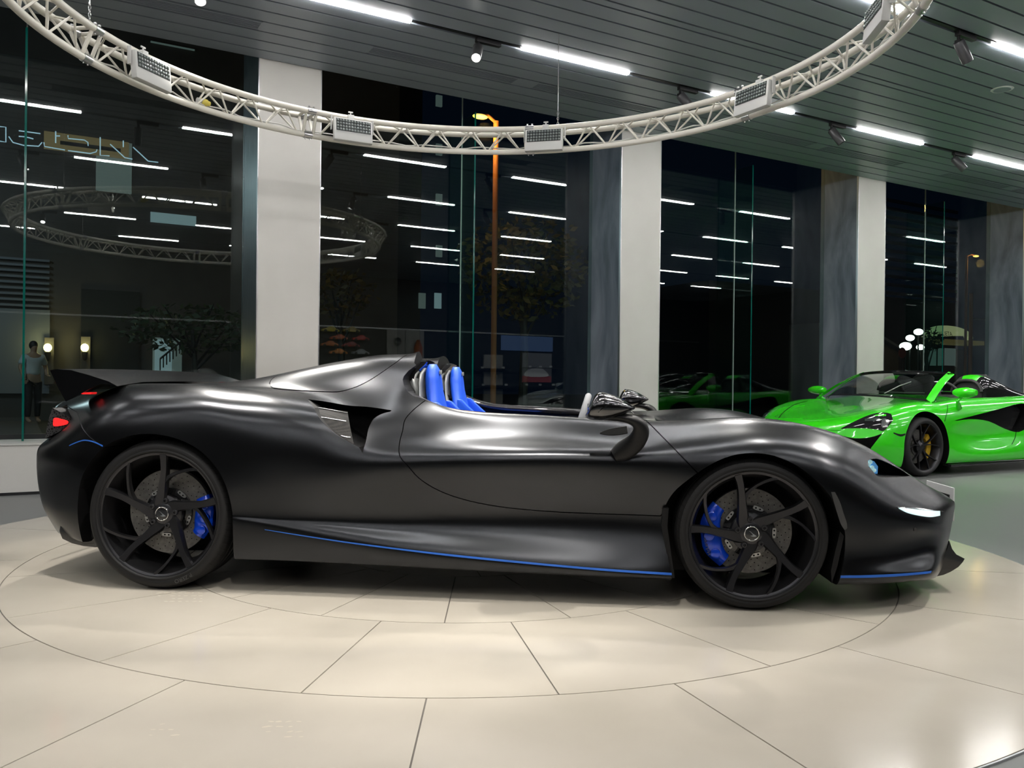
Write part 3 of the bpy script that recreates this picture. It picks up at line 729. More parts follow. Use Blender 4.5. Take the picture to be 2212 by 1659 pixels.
for mi_ in (False, True):
    cuts.append(prism_mesh(rear_arch, -0.2, 0.37, mi_)); cuts.append(prism_mesh(front_arch, -0.2, 0.30, mi_))
    cuts.append(prism_mesh(intake, -0.2, 0.36, mi_)); cuts.append(prism_mesh(headl, -0.2, 0.46, mi_))
cuts.append(prism_mesh(cut_side, -0.3, 2.2)); cuts.append(prism_z(cut_plan, 0.30, 1.5))
# rear: open the space under the raised tail wing and the lamp recess
tail_cut = pp([(60,905),(60,952),(98,948),(128,935),(150,921),(161,906),(140,893),(121,882),(110,875)], 0.2)
cuts.append(prism_mesh(tail_cut, -0.3, 2.2))
body = boolean(BODY, cuts)
# ---- separate panels: door, front clam, tail bumper, fairing panel
door_px = [(915,861),(905,870),(890,885),(876,906),(867,930),(865.5,955),(871,982),(885,1008),(905,1032),(935,1054),(975,1073),(1030,1089),(1100,1101),(1200,1110),(1320,1115),(1428,1118)]
door_poly = pp([(915,700)], .2) + smooth_poly(pp(door_px[:4], .16) + pp(door_px[4:7], .08) + pp(door_px[7:], .02), 3, False) + pp([(1447,1100),(1470,1060),(1508,1023)], .0) + pp([(1475,990),(1440,953),(1412,923),(1400,911)], .1) + pp([(1398,700)], .2)
fend_poly = pp([(1398,700),(1400,911),(1412,923),(1440,953),(1475,990)], .1) + pp([(1508,1023)], 0) + pp([(1560,1100),(1620,1330),(2250,1330),(2250,700)], 0)
rb_poly = pp([(0,1400),(0,905),(100,905),(118,880)], .2) + pp([(140,893),(161,905),(185,925),(210,942),(236,956)], .1) + pp([(290,1010),(290,1400)], 0)
fair_poly = smooth_poly(pp([(572,812),(569,822),(575,832),(592,839),(640,843),(700,846),(735,846),(765,838),(795,823),(825,801),(850,778),(862,760)], .33), 3, False) + pp([(850,700),(570,700)], .4)
gap = 0.0022
def panel(poly, v0, v1, name, label=None):
    global body
    inn = boolean(body, [prism_mesh(inset(poly, -gap), v0, v1)], 'INTERSECT')
    body = boolean(body, [prism_mesh(inset(poly, gap), v0-0.01, v1+0.001)])
    return (inn, name, label)
panels = []
panels.append(panel(rb_poly, -0.3, 2.2, 'tail_bumper'))
panels.append(panel(fend_poly, -0.3, 2.2, 'front_clamshell'))
panels.append(panel(door_poly, -0.3, 0.262, 'door'))
panels.append(panel(fair_poly, -0.3, 0.80, 'fairing_panel'))
panels.append((body, 'body_shell', None))
def finish(me, name, mats, maxd=0.0012):
    me.materials.clear()
    for m_ in mats: me.materials.append(m_)
    nv = len(me.vertices); rn = [None]*nv
    for v in me.vertices:
        n, d, co = refnormal(v.co); rn[v.index] = (n, d)
    ln = [None]*len(me.loops); mi = [0]*len(me.polygons)
    for p in me.polygons:
        c, dc = refnormal(p.center)[0:2]
        on = all(rn[i][1] < maxd for i in p.vertices) and p.normal.dot(c) > 0.55
        mi[p.index] = 0 if on else 1
        for li in p.loop_indices:
            vi = me.loops[li].vertex_index
            ln[li] = tuple(rn[vi][0]) if on else tuple(p.normal)
    me.polygons.foreach_set('material_index', mi); me.polygons.foreach_set('use_smooth', [True]*len(me.polygons))
    me.normals_split_custom_set(ln)
    o = bpy.data.objects.new(name, me); COL.objects.link(o); o.parent = CAR; return o
PARTS = {}
for me, nm, lb in panels: PARTS[nm] = finish(me, nm, [M['paint'], M['inner']])
# ------------------------------------------------------------------ wheels
M['red_lamp2'] = mat('red_lamp_small', (0.6,0.01,0.01), 0.2, emit=(1.0,0.03,0.03), es=0.5)
def tyre_material(wd, r):
    m = mat('tyre_rubber', (0.007,0.007,0.0075), 0.6, 0, 0.25); n, l = nodes(m); b = n['Principled BSDF']
    tc = n.new('ShaderNodeTexCoord'); sx = n.new('ShaderNodeSeparateXYZ'); l.new(tc.outputs['Object'], sx.inputs[0])
    def mt(op, a, b_=None, c=None):
        q = n.new('ShaderNodeMath'); q.operation = op
        for i, v in enumerate((a, b_, c)):
            if v is None: continue
            if isinstance(v, (int, float)): q.inputs[i].default_value = v
            else: l.new(v, q.inputs[i])
        return q.outputs[0]
    ang = mt('ARCTAN2', sx.outputs['Z'], sx.outputs['X'])
    sk = mt('ADD', mt('MULTIPLY', ang, 70/(2*PI)), mt('MULTIPLY', sx.outputs['Y'], 9.0))
    fr = mt('FRACT', sk); cut = mt('LESS_THAN', fr, 0.13)
    rr = mt('SQRT', mt('ADD', mt('MULTIPLY', sx.outputs['X'], sx.outputs['X']), mt('MULTIPLY', sx.outputs['Z'], sx.outputs['Z'])))
    msk = mt('MULTIPLY', cut, mt('GREATER_THAN', rr, r-0.020))
    mx = n.new('ShaderNodeMix'); mx.data_type = 'RGBA'; mx.inputs[6].default_value = (0.009,0.009,0.0095,1); mx.inputs[7].default_value = (0.001,0.001,0.001,1)
    l.new(msk, mx.inputs[0]); l.new(mx.outputs[2], b.inputs['Base Color'])
    bp = n.new('ShaderNodeBump'); bp.inputs['Strength'].default_value = 0.8; bp.inputs['Distance'].default_value = 0.004; bp.invert = True
    l.new(msk, bp.inputs['Height']); l.new(bp.outputs[0], b.inputs['Normal'])
    return m
YUP = Matrix(((1,0,0,0),(0,0,1,0),(0,1,0,0),(0,0,0,1)))       # lathe axis z -> local y (inwards)
def pol(r, a, y): return Vector((r*math.cos(a), y, r*math.sin(a)))
def bar_path(m, path, mi=0):
    """solid bar along a path of (angle, radius, depth, width, thickness)"""
    k = len(path); ctr = [pol(r, a, y) for a, r, y, w_, t in path]; G = []
    for i, (a, r, y, w_, t) in enumerate(path):
        d = (ctr[min(i+1,k-1)] - ctr[max(i-1,0)]); d.y = 0; d.normalize(); sd = Vector((d.z, 0, -d.x)); c = ctr[i]
        G.append([c - sd*w_/2 + Vector((0,t*.35,0)), c - sd*w_*0.36, c + sd*w_*0.36, c + sd*w_/2 + Vector((0,t*.35,0)), c + sd*w_*0.42 + Vector((0,t,0)), c - sd*w_*0.42 + Vector((0,t,0))])
    m.grid(G, cv=True, mi=mi); n0 = len(m.v) - k*6
    m.f.append(tuple(n0+i for i in range(6))); m.mi.append(mi); m.f.append(tuple(n0+(k-1)*6+5-i for i in range(6))); m.mi.append(mi)
def interp(path, n=5):
    P = np.array(path, float); t = np.arange(len(P)); q = np.linspace(0, len(P)-1, (len(P)-1)*n+1); return [tuple(x) for x in spl(P, t, q)]
def arc_text(txt, size, r, a_mid, y, matl, parent, name, ccw=False):
    cu = bpy.data.curves.new(name, 'FONT'); cu.body = txt; cu.size = size; cu.extrude = 0.0006; cu.align_x = 'CENTER'; cu.resolution_u = 3
    o = bpy.data.objects.new(name, cu); COL.objects.link(o); dg = bpy.context.evaluated_depsgraph_get(); me = bpy.data.meshes.new_from_object(o.evaluated_get(dg)); bpy.data.objects.remove(o)
    for v in me.vertices:
        a = a_mid - v.co.x/r; rr = r + v.co.y; q = pol(rr, a, y - v.co.z); v.co = q
    me.materials.clear(); me.materials.append(matl); ob = bpy.data.objects.new(name, me); COL.objects.link(ob); ob.parent = parent; return ob
def make_wheel(r, rr, wd, cal_a0, cal_a1, rot0, letters):
    """r tyre radius, rr rim radius; local y runs from the outer face inwards"""
    m = MB(); f = rr
    m.lathe([(f,0.006),(f,0.010),(f-0.008,0.014),(f-0.012,0.03),(f-0.026,0.06),(f-0.032,0.12),(f-0.032,wd-0.03),(f-0.01,wd-0.015),(f,wd-0.01),(f+0.002,wd-0.012),(f-0.006,wd-0.03),(f-0.026,wd-0.04),(f-0.026,0.12),(f-0.018,0.06),(f+0.002,0.02),(f+0.004,0.010),(f+0.003,0.005)], 96, YUP, closed=True)
    w = m.build('wheel', M['rim'], None)
    tm = tyre_material(wd, r)
    m = MB(); s = r-rr
    prof = [(f-0.002,0.014),(f+0.004,0.008),(f+0.006,0.001),(f+0.010,-0.003),(f+0.014,-0.003),(f+0.018,0.0),(f+0.30*s+0.006,-0.002),(f+0.55*s,-0.001),(f+0.74*s,0.006),(r-0.014,0.016),(r-0.006,0.027),(r-0.002,0.042)]
    g = []
    cx = 0.042; ribs = [0.27,0.44,0.6,0.76]
    for q in ribs:
        yy = wd*q; g += [(r-0.0005,yy-0.006),(r-0.007,yy-0.005),(r-0.007,yy+0.005),(r-0.0005,yy+0.006)]
    prof = prof + g + [(r-0.002,wd-0.042),(r-0.006,wd-0.027),(r-0.014,wd-0.016),(f+0.7*s,wd-0.004),(f+0.4*s,wd),(f,wd-0.01),(f-0.002,wd-0.03),(f-0.002,0.05)]
    m.lathe(prof, 128, YUP, closed=True); ty = m.build('tyre', tm, w, smooth=50)
    if letters:
        arc_text('P ZERO', 0.026, rr+0.024, R(-66), -0.0015, M['rubber_mark'], ty, 'tyre_lettering')
    # spokes
    for k in range(5):
        a = R(rot0 + 72*k)
        m = MB(); tip = rr-0.004
        bar_path(m, interp([(a+R(30),0.040,0.050,0.062,0.034),(a+R(14),0.075,0.046,0.054,0.038),(a+R(6),0.115,0.040,0.044,0.038),(a+R(2),0.16,0.032,0.037,0.036),(a,0.21,0.022,0.035,0.034),(a+R(0.5),tip,0.010,0.042,0.03)], 5))
        bar_path(m, interp([(a+R(1),0.150,0.036,0.030,0.03),(a-R(8),0.178,0.034,0.018,0.03),(a-R(21),0.217,0.026,0.015,0.026),(a-R(36),tip,0.012,0.018,0.024)], 5))
        m.build('spoke', M['rim'], w, smooth=35)
    m = MB(); m.lathe([(0,0.046),(0.031,0.046),(0.045,0.048),(0.056,0.054),(0.083,0.062),(0.085,0.085),(0.0,0.09)], 48, YUP); m.build('hub', M['rim'], w)
    m = MB(); m.lathe([(0,0.040),(0.026,0.040),(0.0285,0.0405)], 40, YUP, mi=0); m.lathe([(0.0285,0.047),(0.0285,0.039),(0.0305,0.038),(0.0325,0.039),(0.0325,0.047)], 40, YUP, mi=1)
    sw = smooth_poly([(-0.012,0.012),(-0.004,0.008),(0.004,0.001),(0.016,-0.007),(0.019,-0.011),(0.008,-0.013),(-0.002,-0.011),(-0.006,-0.009),(0.004,-0.007),(0.003,-0.003),(-0.004,0.005)], 4)
    m.prism(sw, 0.0396, 0.0380, lambda a_, b_, l: (a_, l, b_), mi=1); m.build('centre_cap', [M['gloss_black'], M['chrome']], w)
    for k in range(5):
        a = R(rot0 + 72*k - 8); c = pol(0.060, a, 0)
        m = MB(); mt = Matrix.Translation((c.x, 0, c.z)) @ YUP
        m.lathe([(0.0135,0.056),(0.0135,0.045),(0.011,0.0415),(0.006,0.041),(0.006,0.048),(0,0.048)], 12, mt); m.build('wheel_nut', M['black_metal'], w)
    # brake disc with drilled holes, bell and caliper
    m = MB(); dr = rr*0.70
    m.lathe([(0.10,0.118),(dr,0.118),(dr,0.150),(0.10,0.150)], 72, YUP, closed=True, mi=0); m.lathe([(0.0,0.095),(0.085,0.097),(0.112,0.104),(0.114,0.150),(0,0.150)], 48, YUP, mi=1)
    random.seed(3)
    for k in range(30):
        for j in range(4):
            a = 2*PI*k/30 + j*0.09; rd = 0.128 + (dr-0.140)*j/3; c = pol(rd, a, 0.1178)
            if j % 2 and k % 3 == 0: continue
            m.add([c + Vector((0.0026*math.cos(q), -0.0003, 0.0026*math.sin(q))) for q in [2*PI*i/7 for i in range(7)]], [tuple(range(7))], 2)
    d = m.build('brake_disc', [M['disc'], M['gloss_black'], M['hole']], w)
    for k in range(5):
        a = R(rot0 + 72*k - 34); t_ = a + PI/2; c = pol(0.107, a, 0.0985); x = Vector((math.cos(t_),0,math.sin(t_))); y = Vector((math.cos(a),0,math.sin(a)))
        m = MB(); pl = smooth_poly([(-0.020,-0.006),(0.016,-0.008),(0.021,0),(0.016,0.008),(-0.020,0.006)], 3)
        vs = [c + x*p[0] + y*p[1] + Vector((0,-0.003,0)) for p in pl]; vb = [p + Vector((0,0.006,0)) for p in vs]; n = len(vs)
        m.add(vs+vb, [tuple(range(n))] + [(i,(i+1)%n,n+(i+1)%n,n+i) for i in range(n)])
        for q in (-0.009, 0.010):
            cc = c + x*q + Vector((0,-0.0034,0)); m.add([cc + (x*math.cos(z) + y*math.sin(z))*0.0042 for z in [2*PI*i/8 for i in range(8)]], [tuple(range(8))], 1)
        m.build('disc_clip', [M['steel'], M['hole']], d)
    m = MB(); ci, co = dr-0.060, dr+0.028; K = 14; G = []
    for i in range(K+1):
        f_ = i/K; a = cal_a0 + (cal_a1-cal_a0)*f_; e = min(1.0, 5*min(f_, 1-f_)); wv = 0.012*math.sin(f_*PI*3)
        ri, ro = ci + 0.010*(1-e) + wv*0.4, co - 0.014*(1-e) - abs(wv)*0.5; y0 = 0.080 + 0.014*(1-e) + abs(wv)*0.5
        G.append([pol(ri,a,y0+0.012), pol(ri+0.012,a,y0), pol((ri+ro)/2,a,y0-0.004), pol(ro-0.012,a,y0+0.002), pol(ro,a,y0+0.014), pol(ro,a,0.160), pol(ro-0.004,a,0.17), pol(ri,a,0.113)])
    m.grid(G, cv=True); n0 = len(m.v)-(K+1)*8; m.f.append(tuple(n0+i for i in range(8))); m.mi.append(0); m.f.append(tuple(n0+K*8+7-i for i in range(8))); m.mi.append(0)
    for f_ in (0.2, 0.5, 0.8):
        c = pol((ci+co)/2+0.006, cal_a0+(cal_a1-cal_a0)*f_, 0.0); mt = Matrix.Translation((c.x,0,c.z)) @ YUP; m.lathe([(0.024,0.088),(0.022,0.076),(0.016,0.073),(0,0.073)], 20, mt)
    cal = m.build('brake_caliper', M['caliper'], w)
    return w, cal
def wheel_at(px_, py_, r): q = px(px_, py_, 0.0); return q.x, r
ur, fu = px(337, 1112, 0.0).x, px(1629, 1160, 0.0).x
wr, cal_r = make_wheel(0.3450, 0.281, 0.300, R(24), R(-36), 86, True)
wf, cal_f = make_wheel(0.3270, 0.2685, 0.245, R(141), R(232), 104, False)
wr.parent = CAR; wr.location = (ur, 0.012, 0.3452); wf.parent = CAR; wf.location = (fu, 0.012, 0.3272)
arc_text('McLaren', 0.022, 0.192, R(200), 0.0745, M['gloss_black'], cal_f, 'caliper_lettering')
def far_copy(o, d=0):
    if d == 0:
        c = copy_tree(o); c.location = (o.location.x, 2*VC-o.location.y, o.location.z); c.rotation_euler = (0,0,PI); return c
far_copy(wr).parent = CAR; far_copy(wf).parent = CAR
# dark wheel housings
# ------------------------------------------------------------------ pieces that follow the body surface
def strip(top, bot, name, matl, off=0.003, n=4, rows=3, th=0.003, parent=CAR, mirror=True, inward=0.0, label=None):
    T = smooth_poly(top, n, False); B = smooth_poly(bot, n, False); G = []; G2 = []
    for (a, b) in zip(T, B):
        r1 = []; r2 = []
        for k in range(rows+1):
            f = k/rows; c, nn = surf(a[0]+(b[0]-a[0])*f, a[1]+(b[1]-a[1])*f); r1.append(c + nn*(off-inward)); r2.append(c + nn*(off-inward-th))
        G.append(r1); G2.append(r2)
    def mk(fn):
        m = MB(); g1 = [[fn(p) for p in r] for r in G]; g2 = [[fn(p) for p in r] for r in G2]
        m.grid(g1); m.grid(g2)
        m.grid([[r[0] for r in g1],[r[0] for r in g2]]); m.grid([[r[-1] for r in g1],[r[-1] for r in g2]]); m.grid([g1[0],g2[0]]); m.grid([g1[-1],g2[-1]])
        o = m.build(name, matl, parent, weld=True, smooth=50)
        if label: o['label'] = label
        return o
    o = mk(lambda p: p)
    if mirror: mk(lambda p: Vector((p.x, 2*VC-p.y, p.z)))
    return o
strip([(572,1143.5),(640,1154),(700,1163),(760,1171.5),(870,1185.5),(1000,1200),(1200,1219.5),(1330,1230),(1451,1237.5)],
      [(572,1144.5),(640,1156),(700,1165.5),(760,1174.5),(870,1189),(1000,1204.5),(1200,1224),(1330,1235),(1451,1242.5)], 'pinstripe', M['blue'], 0.0012, 5, 2, 0.002, label='blue pinstripe along the sill')
strip([(1816,1243),(1870,1242.5),(1930,1240),(1985,1236),(2012,1233)], [(1815,1248.5),(1870,1248),(1930,1245.5),(1985,1241),(2010,1238)], 'pinstripe', M['blue'], 0.0015, 5, 2, 0.002, label='blue pinstripe under the nose')
strip([(150,962),(165,955),(182,950),(202,953),(222,962)], [(150,963.5),(165,957),(182,952.3),(202,955.8),(222,965)], 'pinstripe', M['blue'], 0.0015, 5, 2, 0.002, label='thin blue line behind the rear wheel')
strip([(1941,1097.5),(1960,1098.5),(1985,1101),(2010,1103.5),(2030,1104)], [(1941,1098.3),(1960,1108),(1985,1114),(2010,1117),(2030,1114)], 'daytime_light', M['drl'], 0.002, 5, 3, 0.004, label='narrow lit white-blue lamp')
strip([(1938,1095.5),(1985,1098),(2010,1101.5),(2044,1104.5)], [(1938,1096.7),(1985,1100),(2010,1103.3),(2044,1106.5)], 'lamp_trim', M['chrome'], 0.002, 5, 1, 0.002)
strip([(1795,1063),(1801,1085),(1808,1108),(1815,1130),(1824,1145)], [(1803,1063),(1814,1085),(1821,1107),(1828,1128),(1829,1141)], 'side_marker', mat('grey_reflector', (0.055,0.055,0.055), 0.4, 0.2), 0.004, 5, 3, 0.006, label='grey vertical reflector on the front fender')
strip([(1296,935.5),(1310,929.5),(1332,924.5),(1354,921)], [(1296,937),(1313,940),(1334,939.5),(1356,936)], 'air_inlet', M['hole'], 0.0015, 4, 3, 0.002, label='dark slot under the mirror')
strip([(1974,1141),(1977,1140),(1980,1141)], [(1974,1147),(1977,1148),(1980,1147)], 'parking_sensor', M['black_metal'], 0.002, 4, 3, 0.002)
# intake: recessed carbon panel with bright edges
strip([(663,866),(690,870),(720,875),(751,880)], [(668,876),(692,903),(722,930),(764,957)], 'intake_panel', M['carbon'], 0.0, 5, 6, 0.004, inward=0.022, label='carbon fibre panel in the side intake')
strip([(664,869),(700,873),(751,883)], [(664,870),(700,874.3),(751,884.5)], 'intake_trim', M['steel'], 0.0, 5, 1, 0.002, inward=0.019)
strip([(693,893),(720,897),(748,902)], [(693,894),(720,898.3),(748,903.5)], 'intake_trim', M['steel'], 0.0, 5, 1, 0.002, inward=0.019)
strip([(736,936),(748,938.5),(757,939)], [(736,937),(748,939.7),(757,940.2)], 'intake_trim', M['steel'], 0.0, 5, 1, 0.002, inward=0.019)
def uw_prism(lst, v, v0, v1, name, matl, mirror=False, smooth=35, bevel=0.0, parent=CAR, n=0, label=None):
    poly = pp(lst, v)
    if n: poly = smooth_poly(poly, n)
    def mk(mi_):
        a, b = (2*VC-v1, 2*VC-v0) if mi_ else (v0, v1)
        m = MB(); m.prism(poly, a, b, lambda p, q, l: (p, l, q)); o = m.build(name, matl, parent, smooth=smooth, bevel=bevel)
        if label: o['label'] = label
        return o
    o = mk(False)
    if mirror: mk(True)
    return o
# headlamp internals
uw_prism([(1861,994),(1878,992),(1890,997),(1898,1008),(1897,1024),(1884,1023),(1872,1012)], .33, .335, .42, 'headlamp', M['head_blue'], True, bevel=0.004, label='blue lit headlamp reflector')
for a, b in ((1868,998),(1876,1004),(1884,1010),(1880,998),(1888,1016)):
    q = px(a, b, .325)
    for vv in (q.y, 2*VC-q.y):
        m = MB(); m.sphere((q.x, vv, q.z), 0.010, 12, 8); m.build('headlamp_lens', M['drl'], CAR)
# tail: dark mesh block, red lamps, number plates
M['mesh_grille'] = mat('honeycomb_grille', (0.02,0.02,0.021), 0.4, 0.3)
n_, l_ = nodes(M['mesh_grille']); vo = n_.new('ShaderNodeTexVoronoi'); vo.feature = 'DISTANCE_TO_EDGE'; vo.inputs['Scale'].default_value = 70; tc_ = n_.new('ShaderNodeTexCoord'); cr = n_.new('ShaderNodeValToRGB')
cr.color_ramp.elements[0].position = 0.10; cr.color_ramp.elements[1].position = 0.16; cr.color_ramp.elements[0].color = (0.05,0.05,0.052,1); cr.color_ramp.elements[1].color = (0.002,0.002,0.002,1)
l_.new(tc_.outputs['Object'], vo.inputs[0]); l_.new(vo.outputs[0], cr.inputs[0]); l_.new(cr.outputs[0], n_['Principled BSDF'].inputs['Base Color'])
uw_prism([(116,881),(139,893),(160,906),(150,920),(128,934),(100,947),(103,930),(108,905)], .25, .24, 2*VC-.24, 'tail_grille', M['mesh_grille'], smooth=0)
uw_prism([(113,903),(125,905),(140,909),(142,913),(139,917),(126,920),(112,921),(111,912)], .22, .232, .50, 'tail_lamp', M['red_lamp'], True, bevel=0.003, n=2, label='glowing red tail lamp')
def plate(u, v0, v1, w0, w1, lean, name, lbl, side):
    p = empty_part = None
    m = MB(); m.box((0,0,0), (0.008, v1-v0, w1-w0)); o = m.build(name, M['plate_w'], CAR, bevel=0.003); o.location = (u, (v0+v1)/2, (w0+w1)/2); o.rotation_euler = (0, lean, 0); o['label'] = lbl
    return o
q1 = px(2061, 1054, .78); q2 = px(2061, 1126, .78)
pf = plate(q1.x, .78, 1.12, q2.z, q1.z, 0, 'number_plate', 'white number plate on the nose', 1)
m = MB(); m.box((-0.006,0,0),(0.006,0.26,0.09)); m.build('plate_back', M['gloss_black'], pf)
pr = plate(-0.868, .75, 1.08, .40, .50, R(8), 'number_plate', 'white number plate at the tail', -1)
cu = bpy.data.curves.new('plate_lettering', 'FONT'); cu.body = 'McLaren'; cu.size = 0.06; cu.extrude = 0.0004; cu.align_x = 'CENTER'; cu.align_y = 'CENTER'
to = bpy.data.objects.new('plate_lettering', cu); COL.objects.link(to); dg = bpy.context.evaluated_depsgraph_get(); tme = bpy.data.meshes.new_from_object(to.evaluated_get(dg)); bpy.data.objects.remove(to)
tme.materials.clear(); tme.materials.append(M['hole']); 
for o_, sx_ in ((pr, -1),):
    to = bpy.data.objects.new('plate_lettering', tme.copy()); COL.objects.link(to); to.parent = o_; to.location = (0.0048*sx_, 0, 0); to.rotation_euler = (R(90), 0, R(90)*sx_)
# raised tail wing with its lamp
wing = pp([(119,800),(134,797.5),(165,800),(205,811),(245,824),(263,834),(246,830.5),(228,829.5),(208,838),(183,851.5),(168,860),(153,867),(138,840)], .2)
m = MB(); K = 24; v0, v1 = .16, 2*VC-.16; Gs = []
for k in range(K+1):
    f = k/K; v = v0 + (v1-v0)*f; cr_ = 1-abs(2*f-1)**2.2
    mid = 0.45*min(1, 6*min(f,1-f))
    row = []
    zc = max(p[1] for p in wing)
    for (u, w) in wing:
        w2 = w + (zc - 0.045 - w)*mid*(1 if w < zc-0.03 else 0) + 0.008*cr_
        row.append(Vector((u - 0.03*cr_, v, w2)))
    Gs.append(row)
m.grid(Gs, cv=True); n0 = 0; L = len(wing); m.f.append(tuple(range(L))); m.mi.append(0); m.f.append(tuple(K*L+L-1-i for i in range(L))); m.mi.append(0)
m.build('tail_wing', M['paint'], CAR, smooth=30)
uw_prism([(184,850),(190,847.5),(206,847),(207,849),(205,851.5),(187,851.5)], .2, .165, .21, 'brake_lamp', M['red_lamp2'], True, label='glowing red lamp under the tail wing')
# diffuser under the tail
uw_prism([(132,1146),(139,1163),(160,1173),(185,1179),(215,1182),(215,1120),(140,1110)], .18, .16, 2*VC-.16, 'diffuser', M['gloss_black'], bevel=0.01)
uw_prism([(82,1000),(92,1003),(98,1030),(96,1050),(88,1046)], .2, .22, .30, 'exhaust_slot', M['chrome'], True, bevel=0.004)
# front splitter in glossy carbon
sp = pp([(2020,1243),(2030,1212),(2042,1185),(2047,1167),(2053,1184),(2062,1196),(2080,1205),(2076,1212),(2066,1223),(2050,1233),(2034,1240)], .52)
m = MB(); K = 20; Gs = []
for k in range(K+1):
    f = k/K; v = .50 + (2*VC-1.0)*f; pl = abs(2*f-1)**2; row = [Vector((u + 0.02*(1-pl), v, w)) for i, (u, w) in enumerate(sp)]; Gs.append(row)
m.grid(Gs, cv=True); L = len(sp); m.f.append(tuple(range(L))); m.mi.append(0); m.f.append(tuple(K*L+L-1-i for i in range(L))); m.mi.append(0)
m.build('front_splitter', M['gloss_black'], CAR, smooth=40)
# dark liner hanging behind the front wheel opening
uw_prism([(1800,1262),(1812,1225),(1822,1180),(1826,1160),(1818,1150),(1808,1190),(1798,1235)], .0, .02, .24, 'wheel_liner', M['inner'], True, smooth=0)
uw_prism([(1433,1100),(1430,1140),(1440,1190),(1452,1252),(1459,1252),(1450,1190),(1443,1140),(1446,1100)], .0, .03, .26, 'wheel_liner', M['inner'], True, smooth=0)
# bonnet vent (air outlet ahead of the cockpit)
m = MB(); Gs = []
for i in range(9):
    f = i/8; u = uat(1352,.6) + 0.22*f; row = []
    for j in range(17):
        g = j/16; v = .52 + (2*VC-1.04)*g; uu = u - 0.05*abs(2*g-1)**2; co, no, ix, ds = REF.ray_cast(Vector((uu, v, 2)), Vector((0,0,-1))); row.append((co if co else Vector((uu,v,.78))) + Vector((0,0,0.004)))
    Gs.append(row)
m.grid(Gs); m.build('bonnet_vent', M['gloss_black'], CAR)

# ------------------------------------------------------------------ cockpit
def loft(path, name, matl, parent=CAR, seg=18, power=2.4, smooth=50, label=None):   # path of (u, v, w, half height, half width)
    m = MB(); G = []
    for (u, v, w, hh, hw) in path:
        row = []
        for k in range(seg):
            a = 2*PI*k/seg; c, s = math.cos(a), math.sin(a)
            row.append(Vector((u, v + hw*math.copysign(abs(c)**(2/power), c), w + hh*math.copysign(abs(s)**(2/power), s))))
        G.append(row)
    m.grid(G, cv=True); L = seg; K = len(path)-1; m.f.append(tuple(range(L))); m.mi.append(0); m.f.append(tuple(K*L+L-1-i for i in range(L))); m.mi.append(0)
    o = m.build(name, matl, parent, smooth=smooth)
    if label: o['label'] = label
    return o
def seat(vc, du):
    # backrest and headrest: a padded slab leaning back, narrow at the top
    s0 = [px(x, y, .57) for x, y in ((935,787),(936,800),(937,820),(939,845),(944,870),(950,905),(957,960),(966,1050))]
    hw = [.030,.085,.105,.115,.15,.20,.22,.22]; th = [.018,.030,.035,.036,.034,.034,.034,.034]
    m = MB(); G = []; seg = 20
    for q, w_, t in zip(s0, hw, th):
        row = []
        for k in range(seg):
            a = 2*PI*k/seg; c, s = math.cos(a), math.sin(a)
            row.append(Vector((q.x+du + t*math.copysign(abs(c)**0.7, c), vc + w_*math.copysign(abs(s)**0.7, s), q.z)))
        G.append(row)
    m.grid(G, cv=True); m.f.append(tuple(range(seg))); m.mi.append(0); m.f.append(tuple((len(G)-1)*seg+seg-1-i for i in range(seg))); m.mi.append(0)
    base = m.build('seat_backrest', M['blue_leather'], CAR, smooth=60, weld=True)
    # shell behind
    G = []; m = MB()
    for q, w_, t in zip(s0, hw, th):
        row = []
        for k in range(seg):
            a = 2*PI*k/seg; c, s = math.cos(a), math.sin(a)
            row.append(Vector((q.x+du-t-0.016 + 0.014*c, vc + (w_+0.02)*math.copysign(abs(s)**0.7, s), q.z-0.02)))
        G.append(row)
    m.grid(G, cv=True); m.f.append(tuple(range(seg))); m.mi.append(0); m.f.append(tuple((len(G)-1)*seg+seg-1-i for i in range(seg))); m.mi.append(0)
    m.build('seat_shell', M['grey_shell'], base, smooth=60)
    for sg in (-1, 1):
        pl = [(lambda q: (q.x+du, q.z))(px(x, y, .57)) for x, y in ((950,866),(962,868),(975,882),(1000,905),(1020,930),(1020,960),(960,960))]
        m = MB(); v_ = vc + sg*0.19; m.prism(pl, v_-0.028, v_+0.028, lambda a, b, l: (a, l, b)); m.build('seat_bolster', M['blue_leather'], base, bevel=0.012)
    m = MB(); q = px(985, 1000, .57); m.box((q.x+du+0.12, vc, 0.40), (0.42, 0.38, 0.10)); m.build('seat_cushion', M['blue_leather'], base, bevel=0.03)
    # harness buckle slot plate at the headrest
    m = MB(); q = px(946, 800, .57); m.box((q.x+du+0.014, vc, q.z-0.01), (0.008,0.05,0.022)); m.build('harness_slot', M['grey_shell'], base, bevel=0.003)
seat(.57, 0.0); seat(2*VC-.57, 0.0)
